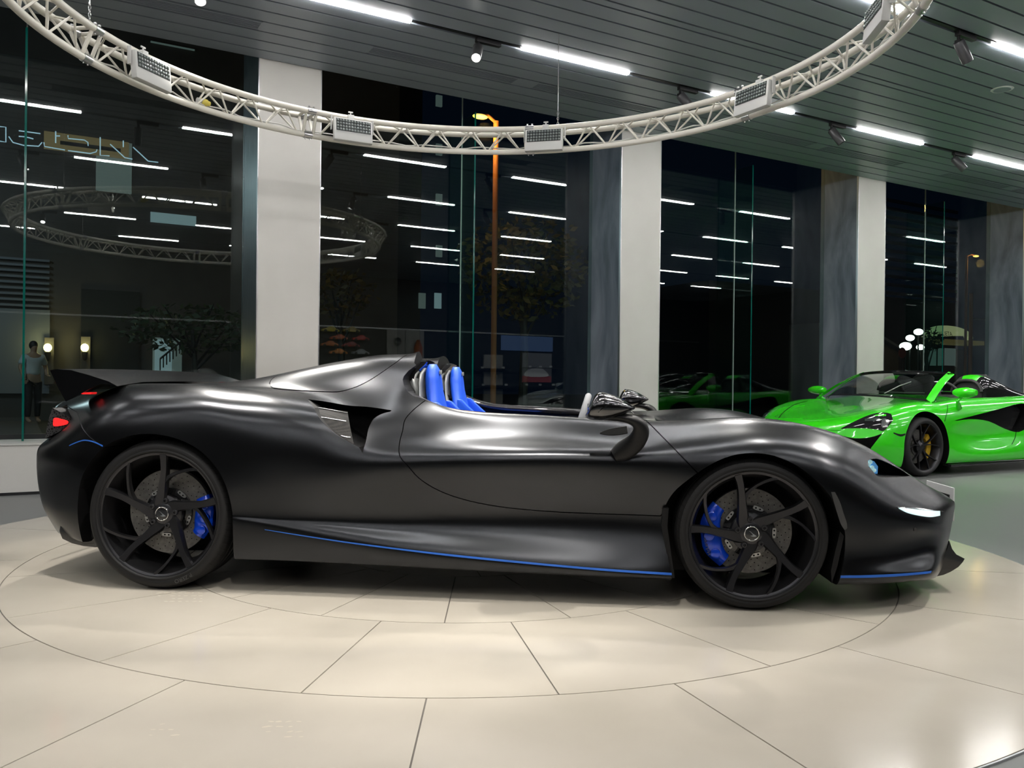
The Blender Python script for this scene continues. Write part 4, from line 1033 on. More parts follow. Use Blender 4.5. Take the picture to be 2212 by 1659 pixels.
for sgn in (0, 1):
    # pad and glossy liner inside each roll hoop
    vv = lambda v: 2*VC-v if sgn else v
    path = []
    for x, y, hh, hw in ((884,840,.02,.05),(890,838,.085,.10),(900,840,.10,.115),(912,848,.085,.11),(920,862,.05,.09)):
        q = px(x, y, .57); path.append((q.x, vv(.57), q.z, hh, hw))
    loft(path, 'hoop_pad', M['grey_shell'], CAR, 24, 2.2)
    hp = [px(x, y, .5) for x, y in ((916,862),(900,850),(888,835),(882,818),(886,804),(896,793),(906,784),(911,777))]
    m = MB(); G = []
    for q in hp: G.append([Vector((q.x+0.012 + 0.02*abs(2*j/10-1)**2, vv(.47 + .22*j/10), q.z - 0.010*abs(2*j/10-1)**3)) for j in range(11)])
    g2 = [[p + Vector((-0.03,0,0)) for p in r] for r in G]; m.grid(G); m.grid(g2); m.grid([G[-1], g2[-1]]); m.grid([G[0], g2[0]]); m.grid([[r[0] for r in G],[r[0] for r in g2]]); m.grid([[r[-1] for r in G],[r[-1] for r in g2]])
    m.build('hoop_liner', M['gloss_black'], CAR, weld=True)
# cockpit edge trims along both doors
for sgn in (0, 1):
    pts = []
    for x, y in rim_line: q = px(x, y+4, .29); pts.append((q.x, 2*VC-q.y if sgn else q.y, q.z-0.012))
    m = MB(); m.tube(pts, 0.022, 12); m.build('door_trim', M['gloss_black'], CAR)
# dashboard, binnacle, steering wheel
uf = ub
loft([(uf-0.24,VC,.62,.05,.60),(uf-0.20,VC,.66,.085,.62),(uf-0.08,VC,.695,.085,.63),(uf-0.0,VC,.70,.085,.62)], 'dashboard', M['inner'], CAR, 30, 4)
loft([(uf-0.30,.57,.72,.03,.10),(uf-0.27,.57,.735,.055,.12),(uf-0.15,.57,.745,.06,.12),(uf-0.02,.57,.74,.04,.10)], 'instrument_binnacle', M['gloss_black'], CAR, 24, 3)
q = px(1271, 850, .57); ang = R(17); rw = .172
cxw = Vector((q.x - rw*math.sin(ang), .57, q.z - rw*math.cos(ang) - 0.014))
ax1, ax2 = Vector((math.sin(ang),0,math.cos(ang))), Vector((0,1,0)); nrm = Vector((math.cos(ang),0,-math.sin(ang)))
m = MB(); m.tube([cxw + ax1*rw*math.cos(t)*(0.86 if math.cos(t) < -0.6 else 1) + ax2*rw*math.sin(t) for t in [2*PI*i/48 for i in range(48)]], 0.0165, 12, closed=True)
sw_ = m.build('steering_wheel', M['alcantara'], CAR)
m = MB()
for t in (R(90), R(-90), R(180)): m.obox(cxw + nrm*0.02, cxw + ax1*rw*0.93*math.cos(t)*(0.88 if t > 3 else 1) + ax2*rw*0.93*math.sin(t), 0.03, 0.012, nrm)
m.build('steering_spokes', M['black_metal'], sw_, bevel=0.003)
m = MB(); m.tube([cxw + nrm*0.0, cxw + nrm*0.05, cxw + nrm*0.22], 0.05, 20, rs=[0.045,0.05,0.03]); m.build('steering_boss', M['black_metal'], sw_)
# ------------------------------------------------------------------ door mirrors
M['mirror_shell'] = mat('gloss_dark_paint', (0.085,0.085,0.088), 0.16, 1.0, coat=0.4)
M['arm_black'] = mat('satin_black_arm', (0.008,0.008,0.0085), 0.4, 0, 0.2)
def mirror(far):
    du = 0.0 if not far else 0.20; f = (lambda p: Vector((p.x+du, 2*VC-p.y, p.z))) if far else (lambda p: p)
    VV = -0.05
    data = [(1272,884,13,.055),(1275,880,22,.075),(1282,878,27,.088),(1295,877,30,.095),(1310,878,28,.092),(1328,879,23,.080),(1345,880,16,.062),(1360,881,8,.038),(1371,881.5,2,.012)]
    G = []; seg = 24; t = np.arange(len(data)); D = spl(np.array(data, float), t, np.linspace(0, len(data)-1, 33))
    for x, y, h, hw in D:
        c = px(x, y, VV); hh = max(h,1)/1810*3.7; row = []
        for k in range(seg):
            a = 2*PI*k/seg; cc, s = math.cos(a), math.sin(a); row.append(f(Vector((c.x + 0.03*(s*0.5)*(1 if x < 1290 else 0), c.y + hw*math.copysign(abs(cc)**0.85, cc), c.z + hh*math.copysign(abs(s)**0.9, s)))))
        G.append(row)
    m = MB(); m.grid(G, cv=True); n = len(G); m.f.append(tuple(range(seg))); m.mi.append(0); m.f.append(tuple((n-1)*seg+seg-1-i for i in range(seg))); m.mi.append(0)
    o = m.build('door_mirror', M['mirror_shell'], CAR, smooth=60)
    o['label'] = 'far mirror pod' if far else 'near mirror pod'
    # glass on the rear face with a black bezel
    c = px(1271, 883, VV); m = MB(); rows_ = [[f(Vector((c.x - 0.004*k, c.y + .05*(1-.15*k)*math.cos(a), c.z + 0.024*(1-.15*k)*math.sin(a)))) for a in [2*PI*i/20 for i in range(20)]] for k in (0,1)]
    m.grid(rows_, cv=True); m.f.append(tuple(range(20,40))); m.mi.append(0); m.build('mirror_glass', M['chrome'], o)
    # groove line that splits the shell
    m = MB(); pts = []
    for x, y in ((1292,889),(1300,881),(1315,873),(1332,869),(1345,869),(1358,874),(1371,881)):
        k = np.argmin(abs(D[:,0]-x)); c = px(x, y, VV); hw = D[k,3]; h = D[k,2]/1810*3.7; cz = px(D[k,0], D[k,1], VV).z; s = max(-1,min(1,(c.z-cz)/max(h,.001))); pts.append(f(Vector((c.x, VV - hw*math.sqrt(max(0,1-s*s))*1.01, c.z))))
    m.tube(pts, 0.0018, 6); m.build('shell_groove', M['hole'], o)
    # arm: flat wing under the pod that bends down to the body
    pa = [(1286,898,8,.045),(1310,899,9,.045),(1335,901,9,.045),(1358,905,10,.042),(1376,913,13,.038),(1384,928,17,.034),(1380,945,19,.032),(1366,961,21,.032),(1345,975,21,.036),(1326,985,14,.04)]
    vs_ = [-.05,-.05,-.05,-.048,-.043,-.033,-.02,-.003,.018,.035]
    A = np.array([(x, y, h, hw, v) for (x, y, h, hw), v in zip(pa, vs_)], float); A = spl(A, np.arange(len(A)), np.linspace(0, len(A)-1, 40)); C_ = [px(a[0], a[1], a[4]) for a in A]; G = []
    for i, c in enumerate(C_):
        d = (C_[min(i+1,39)] - C_[max(i-1,0)]).normalized(); side = Vector((0,1,0)); up = d.cross(side).normalized(); hh = A[i][2]/1810*3.7; hw = A[i][3]
        G.append([f(c + up*hh*math.sin(a) + side*hw*math.cos(a)) for a in [2*PI*k/20 for k in range(20)]])
    m = MB(); m.grid(G, cv=True); m.f.append(tuple(range(20))); m.mi.append(0); m.f.append(tuple(39*20+19-i for i in range(20))); m.mi.append(0)
    m.build('mirror_arm', M['arm_black'], o, smooth=60)
mirror(False); mirror(True)
# ================================================================== the green open sports car
az = R(61.0)
GU = Vector((math.sin(az), math.cos(az), 0)); GV = Vector((-math.cos(az), math.sin(az), 0))
GO = floor_px(2002, 1029); GO.z = Z_FLOOR
GROT = math.atan2(GU.y, GU.x)
CAR2 = empty('spider_car', GO, GROT, 'bright green open sports car with black mirrors windscreen frame and yellow brake calipers', 'car')
CAR2['label'] = 'bright green open sports car parked beside the turntable by the windows'
GC = 0.95
def gpv(x, y, v):
    d = pray(x, y); o = Vector((0,0,CAM_H)) - GO; t = (v - o.dot(GV))/d.dot(GV); p = o + d*t; return Vector((p.dot(GU), v, p.z))
GST = [
 (-1.00, [(.62,.16),(.58,.22),(.56,.34),(.58,.43),(.62,.50),(.70,.53),(.82,.54),(.95,.545)]),
 (-.93, [(.47,.14),(.42,.22),(.39,.35),(.42,.45),(.48,.53),(.60,.565),(.76,.575),(.95,.575)]),
 (-.80, [(.28,.13),(.23,.23),(.20,.36),(.24,.48),(.31,.58),(.48,.61),(.70,.615),(.95,.615)]),
 (-.60, [(.11,.125),(.07,.24),(.055,.38),(.09,.53),(.17,.65),(.38,.675),(.65,.66),(.95,.66)]),
 (-.35, [(.03,.125),(.0,.25),(.0,.42),(.02,.58),(.11,.715),(.30,.745),(.6,.705),(.95,.70)]),
 (0.0, [(.03,.13),(-.01,.25),(-.012,.45),(.005,.64),(.09,.775),(.27,.80),(.58,.765),(.95,.755)]),
 (.35, [(.04,.13),(.0,.25),(.005,.45),(.02,.63),(.10,.775),(.26,.815),(.55,.815),(.95,.82)]),
 (.70, [(.03,.13),(.0,.24),(.05,.42),(.035,.61),(.10,.775),(.22,.835),(.5,.87),(.95,.89)]),
 (1.2, [(.02,.13),(.0,.24),(.085,.40),(.05,.62),(.10,.79),(.21,.85),(.4,.86),(.95,.86)]),
 (1.8, [(.02,.13),(.0,.26),(.05,.44),(.03,.65),(.09,.82),(.21,.87),(.4,.88),(.95,.88)]),
 (2.3, [(.03,.13),(-.02,.27),(-.01,.48),(.0,.69),(.08,.84),(.25,.89),(.5,.92),(.95,.92)]),
 (2.67,[(.03,.14),(-.03,.28),(-.03,.50),(-.01,.71),(.10,.84),(.27,.88),(.5,.89),(.95,.89)]),
 (3.1, [(.05,.17),(.0,.28),(.0,.5),(.03,.71),(.14,.82),(.3,.85),(.5,.855),(.95,.86)]),
 (3.45,[(.2,.25),(.15,.35),(.14,.5),(.17,.68),(.24,.80),(.4,.83),(.6,.835),(.95,.835)]),
]
gc = [[(u, GC, rows[0][1]), (u, (rows[0][0]+GC)/2, rows[0][1]), (u, rows[0][0]+0.03, rows[0][1]-0.004)] + [(u, v, w) for v, w in rows] for u, rows in GST]
Gg = np.array(gc, float).transpose(1,0,2); Gg = refine(Gg, 9, 0.5); Gg = refine(Gg.transpose(1,0,2), 8, 0.5)
Gg[:,:,1] = np.minimum(Gg[:,:,1], GC-0.0004); Gg[:,0,1] = GC; Gg[:,-1,1] = GC
ns, nr = Gg.shape[:2]; bm = bmesh.new()
vn = [[bm.verts.new(tuple(Gg[i,j])) for j in range(nr)] for i in range(ns)]
vf = [[bm.verts.new((Gg[i,j][0], 2*GC-Gg[i,j][1], Gg[i,j][2])) for j in range(nr)] for i in range(ns)]
for i in range(ns-1):
    for j in range(nr-1):
        quad(vn[i][j], vn[i][j+1], vn[i+1][j+1], vn[i+1][j]); quad(vf[i][j], vf[i+1][j], vf[i+1][j+1], vf[i][j+1])
for i, du in ((0, -0.06), (ns-1, 0.05)):
    K = 14; strips = []
    for j in range(nr):
        a = Gg[i,j]; row = [vn[i][j]]; half = GC - a[1]
        for k in range(1, K):
            t = -math.cos(PI*k/K); row.append(bm.verts.new((a[0] + du*(1-t*t)*min(1.0, half/0.4), GC + t*half, a[2])))
        row.append(vf[i][j]); strips.append(row)
    for j in range(nr-1):
        for k in range(K):
            q = (strips[j][k], strips[j+1][k], strips[j+1][k+1], strips[j][k+1]); quad(*(q[::-1] if i else q))
bmesh.ops.remove_doubles(bm, verts=bm.verts, dist=1e-5); bmesh.ops.dissolve_degenerate(bm, edges=bm.edges, dist=1e-6); bmesh.ops.recalc_face_normals(bm, faces=bm.faces)
if bm.calc_volume(signed=True) < 0: bmesh.ops.reverse_faces(bm, faces=bm.faces)
GB = bpy.data.meshes.new('green_solid'); bm.to_mesh(GB); bm.normal_update(); bmesh.ops.triangulate(bm, faces=bm.faces); bm.normal_update()
REF2 = (REF, REFV, REFC, REFT)
REF = BVHTree.FromBMesh(bm); REFV = [v.normal.copy() for v in bm.verts]; REFC = [v.co.copy() for v in bm.verts]; REFT = [[v.index for v in f.verts] for f in bm.faces]; bm.free()
def surf(x, y):
    d = pray(x, y).normalized(); dl = Vector((d.dot(GU), d.dot(GV), d.z)); o = Vector((0,0,CAM_H)) - GO; ol = Vector((o.dot(GU), o.dot(GV), o.z))
    co, no, idx, dist = REF.ray_cast(ol, dl)
    if co is None: co, no, idx, dist = REF.find_nearest(gpv(x, y, 0.15))
    n, _, _ = refnormal(co); return co, n
M['green'] = mat('green_car_paint', (0.040,0.74,0.010), 0.25, 0.0, 0.5, coat=1.0, coat_rough=0.03)
M['tint'] = glass_mat('windscreen_glass', (0.30,0.33,0.32), 1.5, 0.0, 1.3)
M['gloss_black2'] = M['gloss_black']
M['yellow_cal'] = mat('yellow_caliper', (0.60,0.36,0.02), 0.3, 0, coat=0.4)
M['charcoal'] = mat('charcoal_leather', (0.03,0.03,0.032), 0.55)
def arch(uc, wc, r, low=-.2, n=26, sq=1.0):
    return [(uc - r*1.0, low)] + [(uc + r*math.cos(a), wc + r*math.sin(a)*sq) for a in [PI - PI*i/n for i in range(n+1)]] + [(uc + r*1.0, low)]
gcut = []
for mi_ in (False, True):
    for uc, wc, r in ((0.0,.325,.385),(2.67,.345,.40)):
        gcut.append(prism_mesh(arch(uc, wc, r), -0.2, .34, mi_))
    # side intake: long black wedge on the door
    gcut.append(prism_mesh(smooth_poly([(.50,.60),(.9,.655),(1.3,.71),(1.85,.79),(2.02,.74),(1.98,.55),(1.80,.45),(1.55,.49),(1.2,.585),(.85,.615)], 3), -0.2, .20, mi_))
gcut.append(prism_z([(1.00,.26),(1.10,.22),(2.0,.24),(2.1,.36),(2.1,1.54),(2.0,1.66),(1.10,1.68),(1.00,1.64),(.86,1.2),(.84,.95),(.86,.7)], .30, 1.5))
gb = boolean(GB, gcut)
def gfinish(me, name, mats):
    global CAR
    c0 = CAR; CAR = CAR2; o = finish(me, name, mats, 0.0015); CAR = c0; return o
gfinish(gb, 'car_body', [M['green'], M['inner']])
def gstrip(top, bot, name, matl, **k):
    return strip(top, bot, name, matl, parent=CAR2, **k)
def g3(x, y):
    q = surf(x, y)[0]; return (q.x, q.z)
# headlamps
gstrip([(1817,925.5),(1845,911),(1872,899),(1895,892.5),(1915,892),(1925,895)], [(1817,926.5),(1845,925),(1872,925.5),(1895,928),(1910,930),(1929,908)], 'headlamp', M['gloss_black'], off=0.003, n=4, rows=4, th=0.006, label='black glossy headlamp')
gstrip([(1868,906),(1885,903),(1900,903)], [(1868,911),(1885,910),(1900,909)], 'headlamp_lens', M['chrome'], off=0.0075, n=3, rows=2, th=0.003)
gstrip([(1905,905),(1914,906),(1921,909)], [(1903,921),(1911,921),(1918,917)], 'headlamp_lens', M['chrome'], off=0.0075, n=3, rows=2, th=0.003)
# black bumper intake and lines
gstrip([(1800,936),(1840,946),(1870,946),(1890,942),(1906,936)], [(1800,937),(1840,958),(1860,975),(1876,975),(1878,972)], 'bumper_intake', M['hole'], off=0.002, n=4, rows=5, th=0.004, label='black air intake in the bumper')
gstrip([(1930,934),(1945,938),(1956,936)], [(1930,936.5),(1945,943),(1955,940)], 'marker_lamp', M['inner'], off=0.002, n=3, rows=2, th=0.003)
for ln in ([(1744,866),(1720,872),(1705,880),(1690,892),(1676,910)], [(1668,909),(1720,917),(1770,927),(1816,930)], [(2046,874),(2046,885),(2043,898),(2040,910)], [(2195,929),(2192,945),(2185,960)]):
    gstrip(ln, [(a+1.1, b+0.9) for a, b in ln], 'panel_gap', M['hole'], off=0.0006, n=4, rows=1, th=0.001, mirror=False)
# windscreen frame and glass
def both(fn):
    fn(lambda p: p); fn(lambda p: Vector((p[0], 2*GC-p[1], p[2])))
PA, PB = (0.47,.22,.815), (1.30,.345,1.155)
q = gpv(2010, 866, .17); q2 = gpv(2055, 809, .33)
PA, PB = (q.x, .17, q.z), (q2.x, .33, q2.z)
def apillar(f):
    m = MB(); G = []
    for i in range(17):
        t = i/16; u = PA[0]+(PB[0]-PA[0])*t; v = PA[1]+(PB[1]-PA[1])*t; w = PA[2]+(PB[2]-PA[2])*t + 0.030*math.sin(PI*t)
        G.append([Vector(f((u+a, v+b, w+c))) for a, b, c in ((-.02,-.02,-.02),(.035,-.018,.0),(.05,.01,.012),(.0,.035,.035),(-.035,.03,.02),(-.035,.0,.0))])
    m.grid(G, cv=True); L = 6; m.f.append(tuple(range(L))); m.mi.append(0); m.f.append(tuple(16*L+L-1-i for i in range(L))); m.mi.append(0)
    m.build('windscreen_pillar', M['green'], CAR2, smooth=40)
both(apillar)
# header across the top, bowed forward
def bow(v): return 1-((v-GC)/(GC-.3))**2
m = MB(); G = []
for i in range(25):
    v = PB[1] + (2*GC-2*PB[1])*i/24; u = PB[0] - 0.20*bow(v); w = PB[2] + 0.035*bow(v)
    G.append([Vector((u-.03, v, w-.005)), Vector((u-.03, v, w+.012)), Vector((u+.06, v, w+.018)), Vector((u+.10, v, w-.01)), Vector((u+.02, v, w-.03))])
m.grid(G, cv=True); m.build('windscreen_header', M['gloss_black'], CAR2, smooth=40)
m = MB(); G = []
for i in range(25):
    f_ = i/24; row = []
    for j in range(13):
        t = j/12; v0 = PA[1]+.03+(PB[1]-PA[1])*t; v = v0 + (2*GC-2*v0)*f_; b = bow(v); u = PA[0] + (PB[0]-PA[0])*t - (0.42*(1-t)+0.20*t)*b; w = PA[2] + (PB[2]-PA[2])*t + 0.030*math.sin(PI*t) + b*(0.045*(1-t)+0.035*t)
        row.append(Vector((u, v, w)))
    G.append(row)
m.grid(G); m.build('windscreen', M['tint'], CAR2, smooth=80)
m = MB(); m.grid([[p + Vector((-.01,0,.004)), p2 + Vector((0.0,0,.006))] for p, p2 in ((r[0], r[0] + (r[1]-r[0])*0.45) for r in G)]); m.build('cowl_panel', M['gloss_black'], CAR2, smooth=40)
# wiper
m = MB(); m.tube([G[6][1]+Vector((-.02,0,.012)), G[5][4]+Vector((-.02,0,.012)), G[4][6]+Vector((-.02,0,.01))], 0.006, 6); m.build('wiper', M['steel'], CAR2)
# dashboard with a paper on it, steering wheel
m = MB(); m.box((1.0, GC, .80), (.34, 1.36, .16)); m.build('dashboard', M['charcoal'], CAR2, bevel=0.05)
m = MB(); m.box((.80, .92, .905), (.22, .50, .006)); m.build('paper_sheet', M['plate_w'], CAR2)
m = MB(); cst = Vector((1.22, .60, .87)); n_ax = Vector((math.cos(R(22)),0,math.sin(R(22))))
a1, a2 = Vector((-math.sin(R(22)),0,math.cos(R(22)))), Vector((0,1,0)); m.tube([cst + (a1*math.cos(t)+a2*math.sin(t))*.175 for t in [2*PI*i/40 for i in range(40)]], .017, 10, closed=True)
m.obox(cst - a2*.16, cst + a2*.16, .03, .015, n_ax); m.build('steering_wheel', M['charcoal'], CAR2)
# seats
for vc in (.58, 2*GC-.58):
    m = MB(); G2 = []
    for u, w, t, h in ((1.62,.40,.06,.24),(1.66,.55,.06,.25),(1.72,.75,.05,.24),(1.77,.92,.045,.20),(1.80,1.02,.045,.16),(1.82,1.10,.04,.15),(1.83,1.14,.015,.10)):
        G2.append([Vector((u + t*math.copysign(abs(math.cos(a))**.7, math.cos(a)), vc + h*math.copysign(abs(math.sin(a))**.7, math.sin(a)), w)) for a in [2*PI*k/18 for k in range(18)]])
    m.grid(G2, cv=True); m.f.append(tuple(range(18))); m.mi.append(0); m.f.append(tuple(6*18+17-i for i in range(18))); m.mi.append(0); m.box((1.4, vc, .42), (.5,.44,.12))
    m.build('seat', M['charcoal'], CAR2, smooth=50)
# rear deck humps with dark side glass
def hump(f):
    prof = [(1.98,1.06,.11),(2.02,1.115,.13),(2.12,1.13,.14),(2.35,1.075,.15),(2.65,.985,.15),(2.95,.92,.14),(3.2,.875,.12)]
    qa = gpv(2103, 800, .40); du = qa.x - 2.06; D = spl(np.array(prof), np.arange(len(prof)), np.linspace(0, 6, 31)); G = []
    for u, w, h in D:
        base = .80 if u < 3 else .82; row = []
        for k in range(13):
            a = PI*k/12; c, s = math.cos(a), math.sin(a); row.append(Vector(f((u+du, .43 - (h+.08)*math.copysign(abs(c)**.75, c), base + (w-base)*abs(s)**.55))))
        G.append(row)
    m = MB(); m.grid([r[4:8] for r in G]); m.build('deck_hump', M['green'], CAR2, smooth=55)
    m = MB(); m.grid([r[7:13] for r in G]); m.add(G[0], [tuple(range(13))]); m.build('hump_inner', M['charcoal'], CAR2, smooth=55)
    # black quarter glass on the outer face
    m = MB(); m.grid([r[0:5] for r in G]); m.build('quarter_glass', M['gloss_black'], CAR2, smooth=55)
    m = MB(); fr0 = [p + Vector((-.012,0,0)) for p in G[0][1:12]]; m.tube(fr0, .02, 8); m.build('hoop_trim', M['charcoal'], CAR2)
both(hump)
# door mirrors
def mir2(f):
    qm = gpv(2091, 848, -.10); m = MB(); G = []
    for i in range(13):
        t = i/12; v = -.20 + .26*t; k = math.sin(PI*min(1, .08+.84*t))**.5
        G.append([Vector(f((qm.x + .085*k*math.cos(a)*(1 if math.cos(a) < 0 else .5), v, qm.z + .058*k*math.sin(a)))) for a in [2*PI*j/20 for j in range(20)]])
    m.grid(G, cv=True); m.f.append(tuple(range(20))); m.mi.append(0); m.f.append(tuple(12*20+19-i for i in range(20))); m.mi.append(0); o = m.build('door_mirror', M['green'], CAR2, smooth=60)
    qs = gpv(2066, 880, .09); m = MB(); m.tube([f((qm.x+.02, -.04, qm.z-.03)), f((qm.x-.03, .0, qm.z-.09)), f((qs.x, .06, qs.z)), f((qs.x-.02, .12, qs.z-.03))], .02, 10, rs=[.016,.018,.034,.04]); m.build('mirror_stem', M['green'], o)
both(mir2)
# sill blade, splitter
m = MB(); m.box((1.35, .05, .105), (1.85, .10, .03)); m.build('sill_blade', M['gloss_black'], CAR2, bevel=.006)
m = MB(); m.box((1.35, 2*GC-.05, .105), (1.85, .10, .03)); m.build('sill_blade', M['gloss_black'], CAR2, bevel=.006)
m = MB(); m.box((-.72, GC, .11), (.5, 1.3, .03)); m.build('front_splitter', M['gloss_black'], CAR2, bevel=.008)
uq = 1.93; m = MB(); m.prism([(.52,.60),(1.3,.705),(1.85,.78),(1.98,.70),(1.80,.47),(1.55,.50),(1.2,.59)], .14, .16, lambda a, b, l: (a, l, b)); m.build('intake_panel', M['gloss_black'], CAR2, smooth=0)
# wheels
def gwheel(r, rr, wd):
    f = rr; m = MB(); m.lathe([(f,0.006),(f-0.006,0.012),(f-0.012,0.03),(f-0.026,0.06),(f-0.03,wd-0.03),(f,wd-0.01),(f+0.002,wd-0.012),(f-0.022,wd-0.04),(f-0.018,0.06),(f+0.003,0.02),(f+0.003,0.005)], 72, YUP, closed=True)
    w = m.build('wheel', M['rim'], None); s = r-rr
    m = MB(); m.lathe([(f-.002,.014),(f+.006,.002),(f+.3*s,-.004),(f+.6*s,-.001),(r-.012,.014),(r-.003,.03),(r,.05),(r,wd-.05),(r-.012,wd-.014),(f+.5*s,wd),(f,wd-.01),(f-.002,.05)], 96, YUP, closed=True); m.build('tyre', M['rubber'], w, smooth=50)
    for k in range(5):
        a = R(72*k+18)
        for sg in (-1, 1):
            m = MB(); bar_path(m, interp([(a+sg*R(3),.045,.052,.024,.028),(a+sg*R(6),.10,.044,.017,.026),(a+sg*R(13),.18,.030,.013,.024),(a+sg*R(18),rr-.004,.012,.020,.022)], 5)); m.build('spoke', M['rim'], w, smooth=35)
    m = MB(); m.lathe([(0,.044),(.028,.044),(.034,.050),(.075,.062),(.078,.09),(0,.09)], 32, YUP); m.build('hub', M['rim'], w)
    m = MB(); m.lathe([(.09,.118),(.185,.118),(.185,.15),(.09,.15)], 48, YUP, closed=True); m.lathe([(0,.1),(.10,.105),(.1,.15),(0,.15)], 32, YUP); m.build('brake_disc', M['disc'], w)
    m = MB(); G = []
    for i in range(11):
        a = R(38) + R(-80)*i/10; G.append([pol(.135,a,.085), pol(.205,a,.085), pol(.215,a,.10), pol(.215,a,.16), pol(.135,a,.16)])
    m.grid(G, cv=True); m.f.append(tuple(range(5))); m.mi.append(0); m.f.append(tuple(10*5+4-i for i in range(5))); m.mi.append(0); m.build('brake_caliper', M['yellow_cal'], w)
    return w
def put(w, u, far, r):
    w.parent = CAR2; w.location = (u, 2*GC-.012 if far else .012, r); w.rotation_euler = (0,0,PI if far else 0)
g1 = gwheel(.322, .262, .235); g2 = copy_tree(g1); put(g1, 0, False, .3225); put(g2, 0, True, .3225)
g3w = gwheel(.345, .275, .285); g4 = copy_tree(g3w); put(g3w, 2.67, False, .3455); put(g4, 2.67, True, .3455)
REF, REFV, REFC, REFT = REF2
# ================================================================== outside the windows
def on_n(x, y, n):                    # where the line of sight through a pixel meets the plane n (wall coordinates): s, z
    d = pray(x, y); dn = -CS*d.x + SN*d.y; t = n/dn; p = Vector((0,0,CAM_H)) + d*t
    return SN*p.x + CS*p.y, p.z
m = MB(); mbox_sn(m, -25, 60, N_GLASS+0.35, 60, -0.20, -0.03); o = m.build('street', noise_col(mat('asphalt', rough=0.8), (0.02,0.02,0.021), (0.03,0.03,0.03), 3), smooth=0); struct(o)
M['facade'] = noise_col(mat('facade_stone', rough=0.7), (0.075,0.066,0.064), (0.098,0.088,0.085), 0.8)
M['facade_grey'] = mat('facade_grey_panel', (0.20,0.22,0.27), 0.6)
M['facade_dark'] = mat('facade_dark', (0.016,0.018,0.02), 0.5)
M['lit_cool'] = mat('lit_window_cool', (0.3,0.35,0.38), 0.5, emit=(0.62,0.85,0.95), es=0.22)
M['lit_dim'] = mat('lit_window_dim', (0.2,0.22,0.22), 0.5, emit=(0.65,0.80,0.78), es=0.10)
M['lit_warm'] = mat('lit_window_warm', (0.3,0.25,0.15), 0.5, emit=(1.0,0.66,0.28), es=0.09)
M['sconce'] = mat('lit_sconce', (0.9,0.8,0.5), 0.4, emit=(1.0,0.78,0.30), es=9.0)
M['sodium'] = mat('lit_sodium_lamp', (0.9,0.6,0.2), 0.4, emit=(1.0,0.55,0.12), es=2.5)
M['street_white'] = mat('lit_street_lamp', (0.9,0.9,0.9), 0.4, emit=(0.92,1.0,0.85), es=8.0)
FN = 22.0
def frect(m, x0, y0, x1, y1, n, th=0.1, mi=0):
    s0, z1 = on_n(x0, y0, n); s1, z0 = on_n(x1, y1, n); s0, s1 = min(s0,s1), max(s0,s1); mbox_sn(m, s0, s1, n-th, n, min(z0,z1), max(z0,z1), mi); return (s0+s1)/2, n-th, (z0+z1)/2
def fpart(x0, y0, x1, y1, name, matl, parent, n=FN-0.02, th=0.1):
    m = MB(); frect(m, x0, y0, x1, y1, n, th); o = m.build(name, matl, None, smooth=0); o.parent = parent; return o
bld = empty('office_building', (0,0,0), 0, 'dark stone building across the street behind the left window, with two yellow wall lamps', 'building')
m = MB(); s0, _ = on_n(106, 500, FN); s1, _ = on_n(860, 500, FN); mbox_sn(m, s0-6, s1, FN, FN+6, -0.03, 14); m.build('stone_wall', M['facade'], bld, smooth=0)
m = MB(); s0b, zt = on_n(-200, 656, FN); s1b, _ = on_n(106, 656, FN)
for k in range(9): z = zt + 0.05 + k*0.13; mbox_sn(m, s0b, s1b, FN-0.12, FN-0.01, z, z+0.05)
m.build('louvres', M['facade_grey'], bld, smooth=0)
fpart(-200, 657, 106, 850, 'grey_panel', M['facade_grey'], bld)
fpart(176, 624, 300, 860, 'dark_opening', M['facade_dark'], bld, th=0.03)
fpart(330, 729, 392, 810, 'doorway', M['lit_dim'], bld, th=0.04)
fpart(334, 733, 370, 810, 'door', M['lit_cool'], bld, th=0.07)
fpart(96, 730, 115, 830, 'lamp_pier', M['facade'], bld, th=0.25); fpart(174, 728, 193, 830, 'lamp_pier', M['facade'], bld, th=0.25)
fpart(325, 458, 423, 489, 'window', M['lit_cool'], bld, th=0.05)
fpart(95, 283, 278, 345, 'balcony_room', M['lit_warm'], bld, th=0.03); fpart(130, 305, 260, 330, 'balcony_shade', M['facade_dark'], bld, th=0.06)
fpart(208, 300, 284, 420, 'window', M['lit_dim'], bld, n=FN-0.01, th=0.02); fpart(325, 92, 420, 108, 'window', M['lit_dim'], bld, th=0.05)
m = MB()
for k in range(7): a = on_n(346+7*k, 800-6*k, FN-0.3); b = on_n(346+7*k, 775-6*k, FN-0.3); m.tube([W(a[0],FN-.3,a[1]), W(b[0],FN-.3,b[1])], 0.015, 6)
a, b = on_n(346, 775, FN-.3), on_n(390, 739, FN-.3); m.tube([W(a[0],FN-.3,a[1]), W(b[0],FN-.3,b[1])], 0.025, 6); m.build('stair_rail', M['facade_dark'], bld)
for x, lb in ((103,'left'), (183,'right')):
    s, z = on_n(x, 751, FN-0.35); p = W(s, FN-0.36, z); t = empty('wall_lamp', p, WROT, 'glowing yellow wall lamp across the street through the left window, %s of the pair' % lb, 'lamp', 'yellow wall lamps across the street')
    m = MB(); m.sphere((0,0,0), 0.085, 16, 10, (1,1,1.1)); m.build('globe', M['sconce'], t); m = MB(); m.lathe([(0,-.30),(.04,-.28),(.07,-.10),(.05,-.09),(0,-.09)], 16); m.build('bracket', M['black_metal'], t)
    ld = bpy.data.lights.new('lamp_glow', 'POINT'); ld.energy = 9; ld.color = (1,.75,.3); ld.shadow_soft_size = .09; lo = bpy.data.objects.new('lamp_glow', ld); COL.objects.link(lo); lo.parent = t; lo.location = (0,-.12,.05)
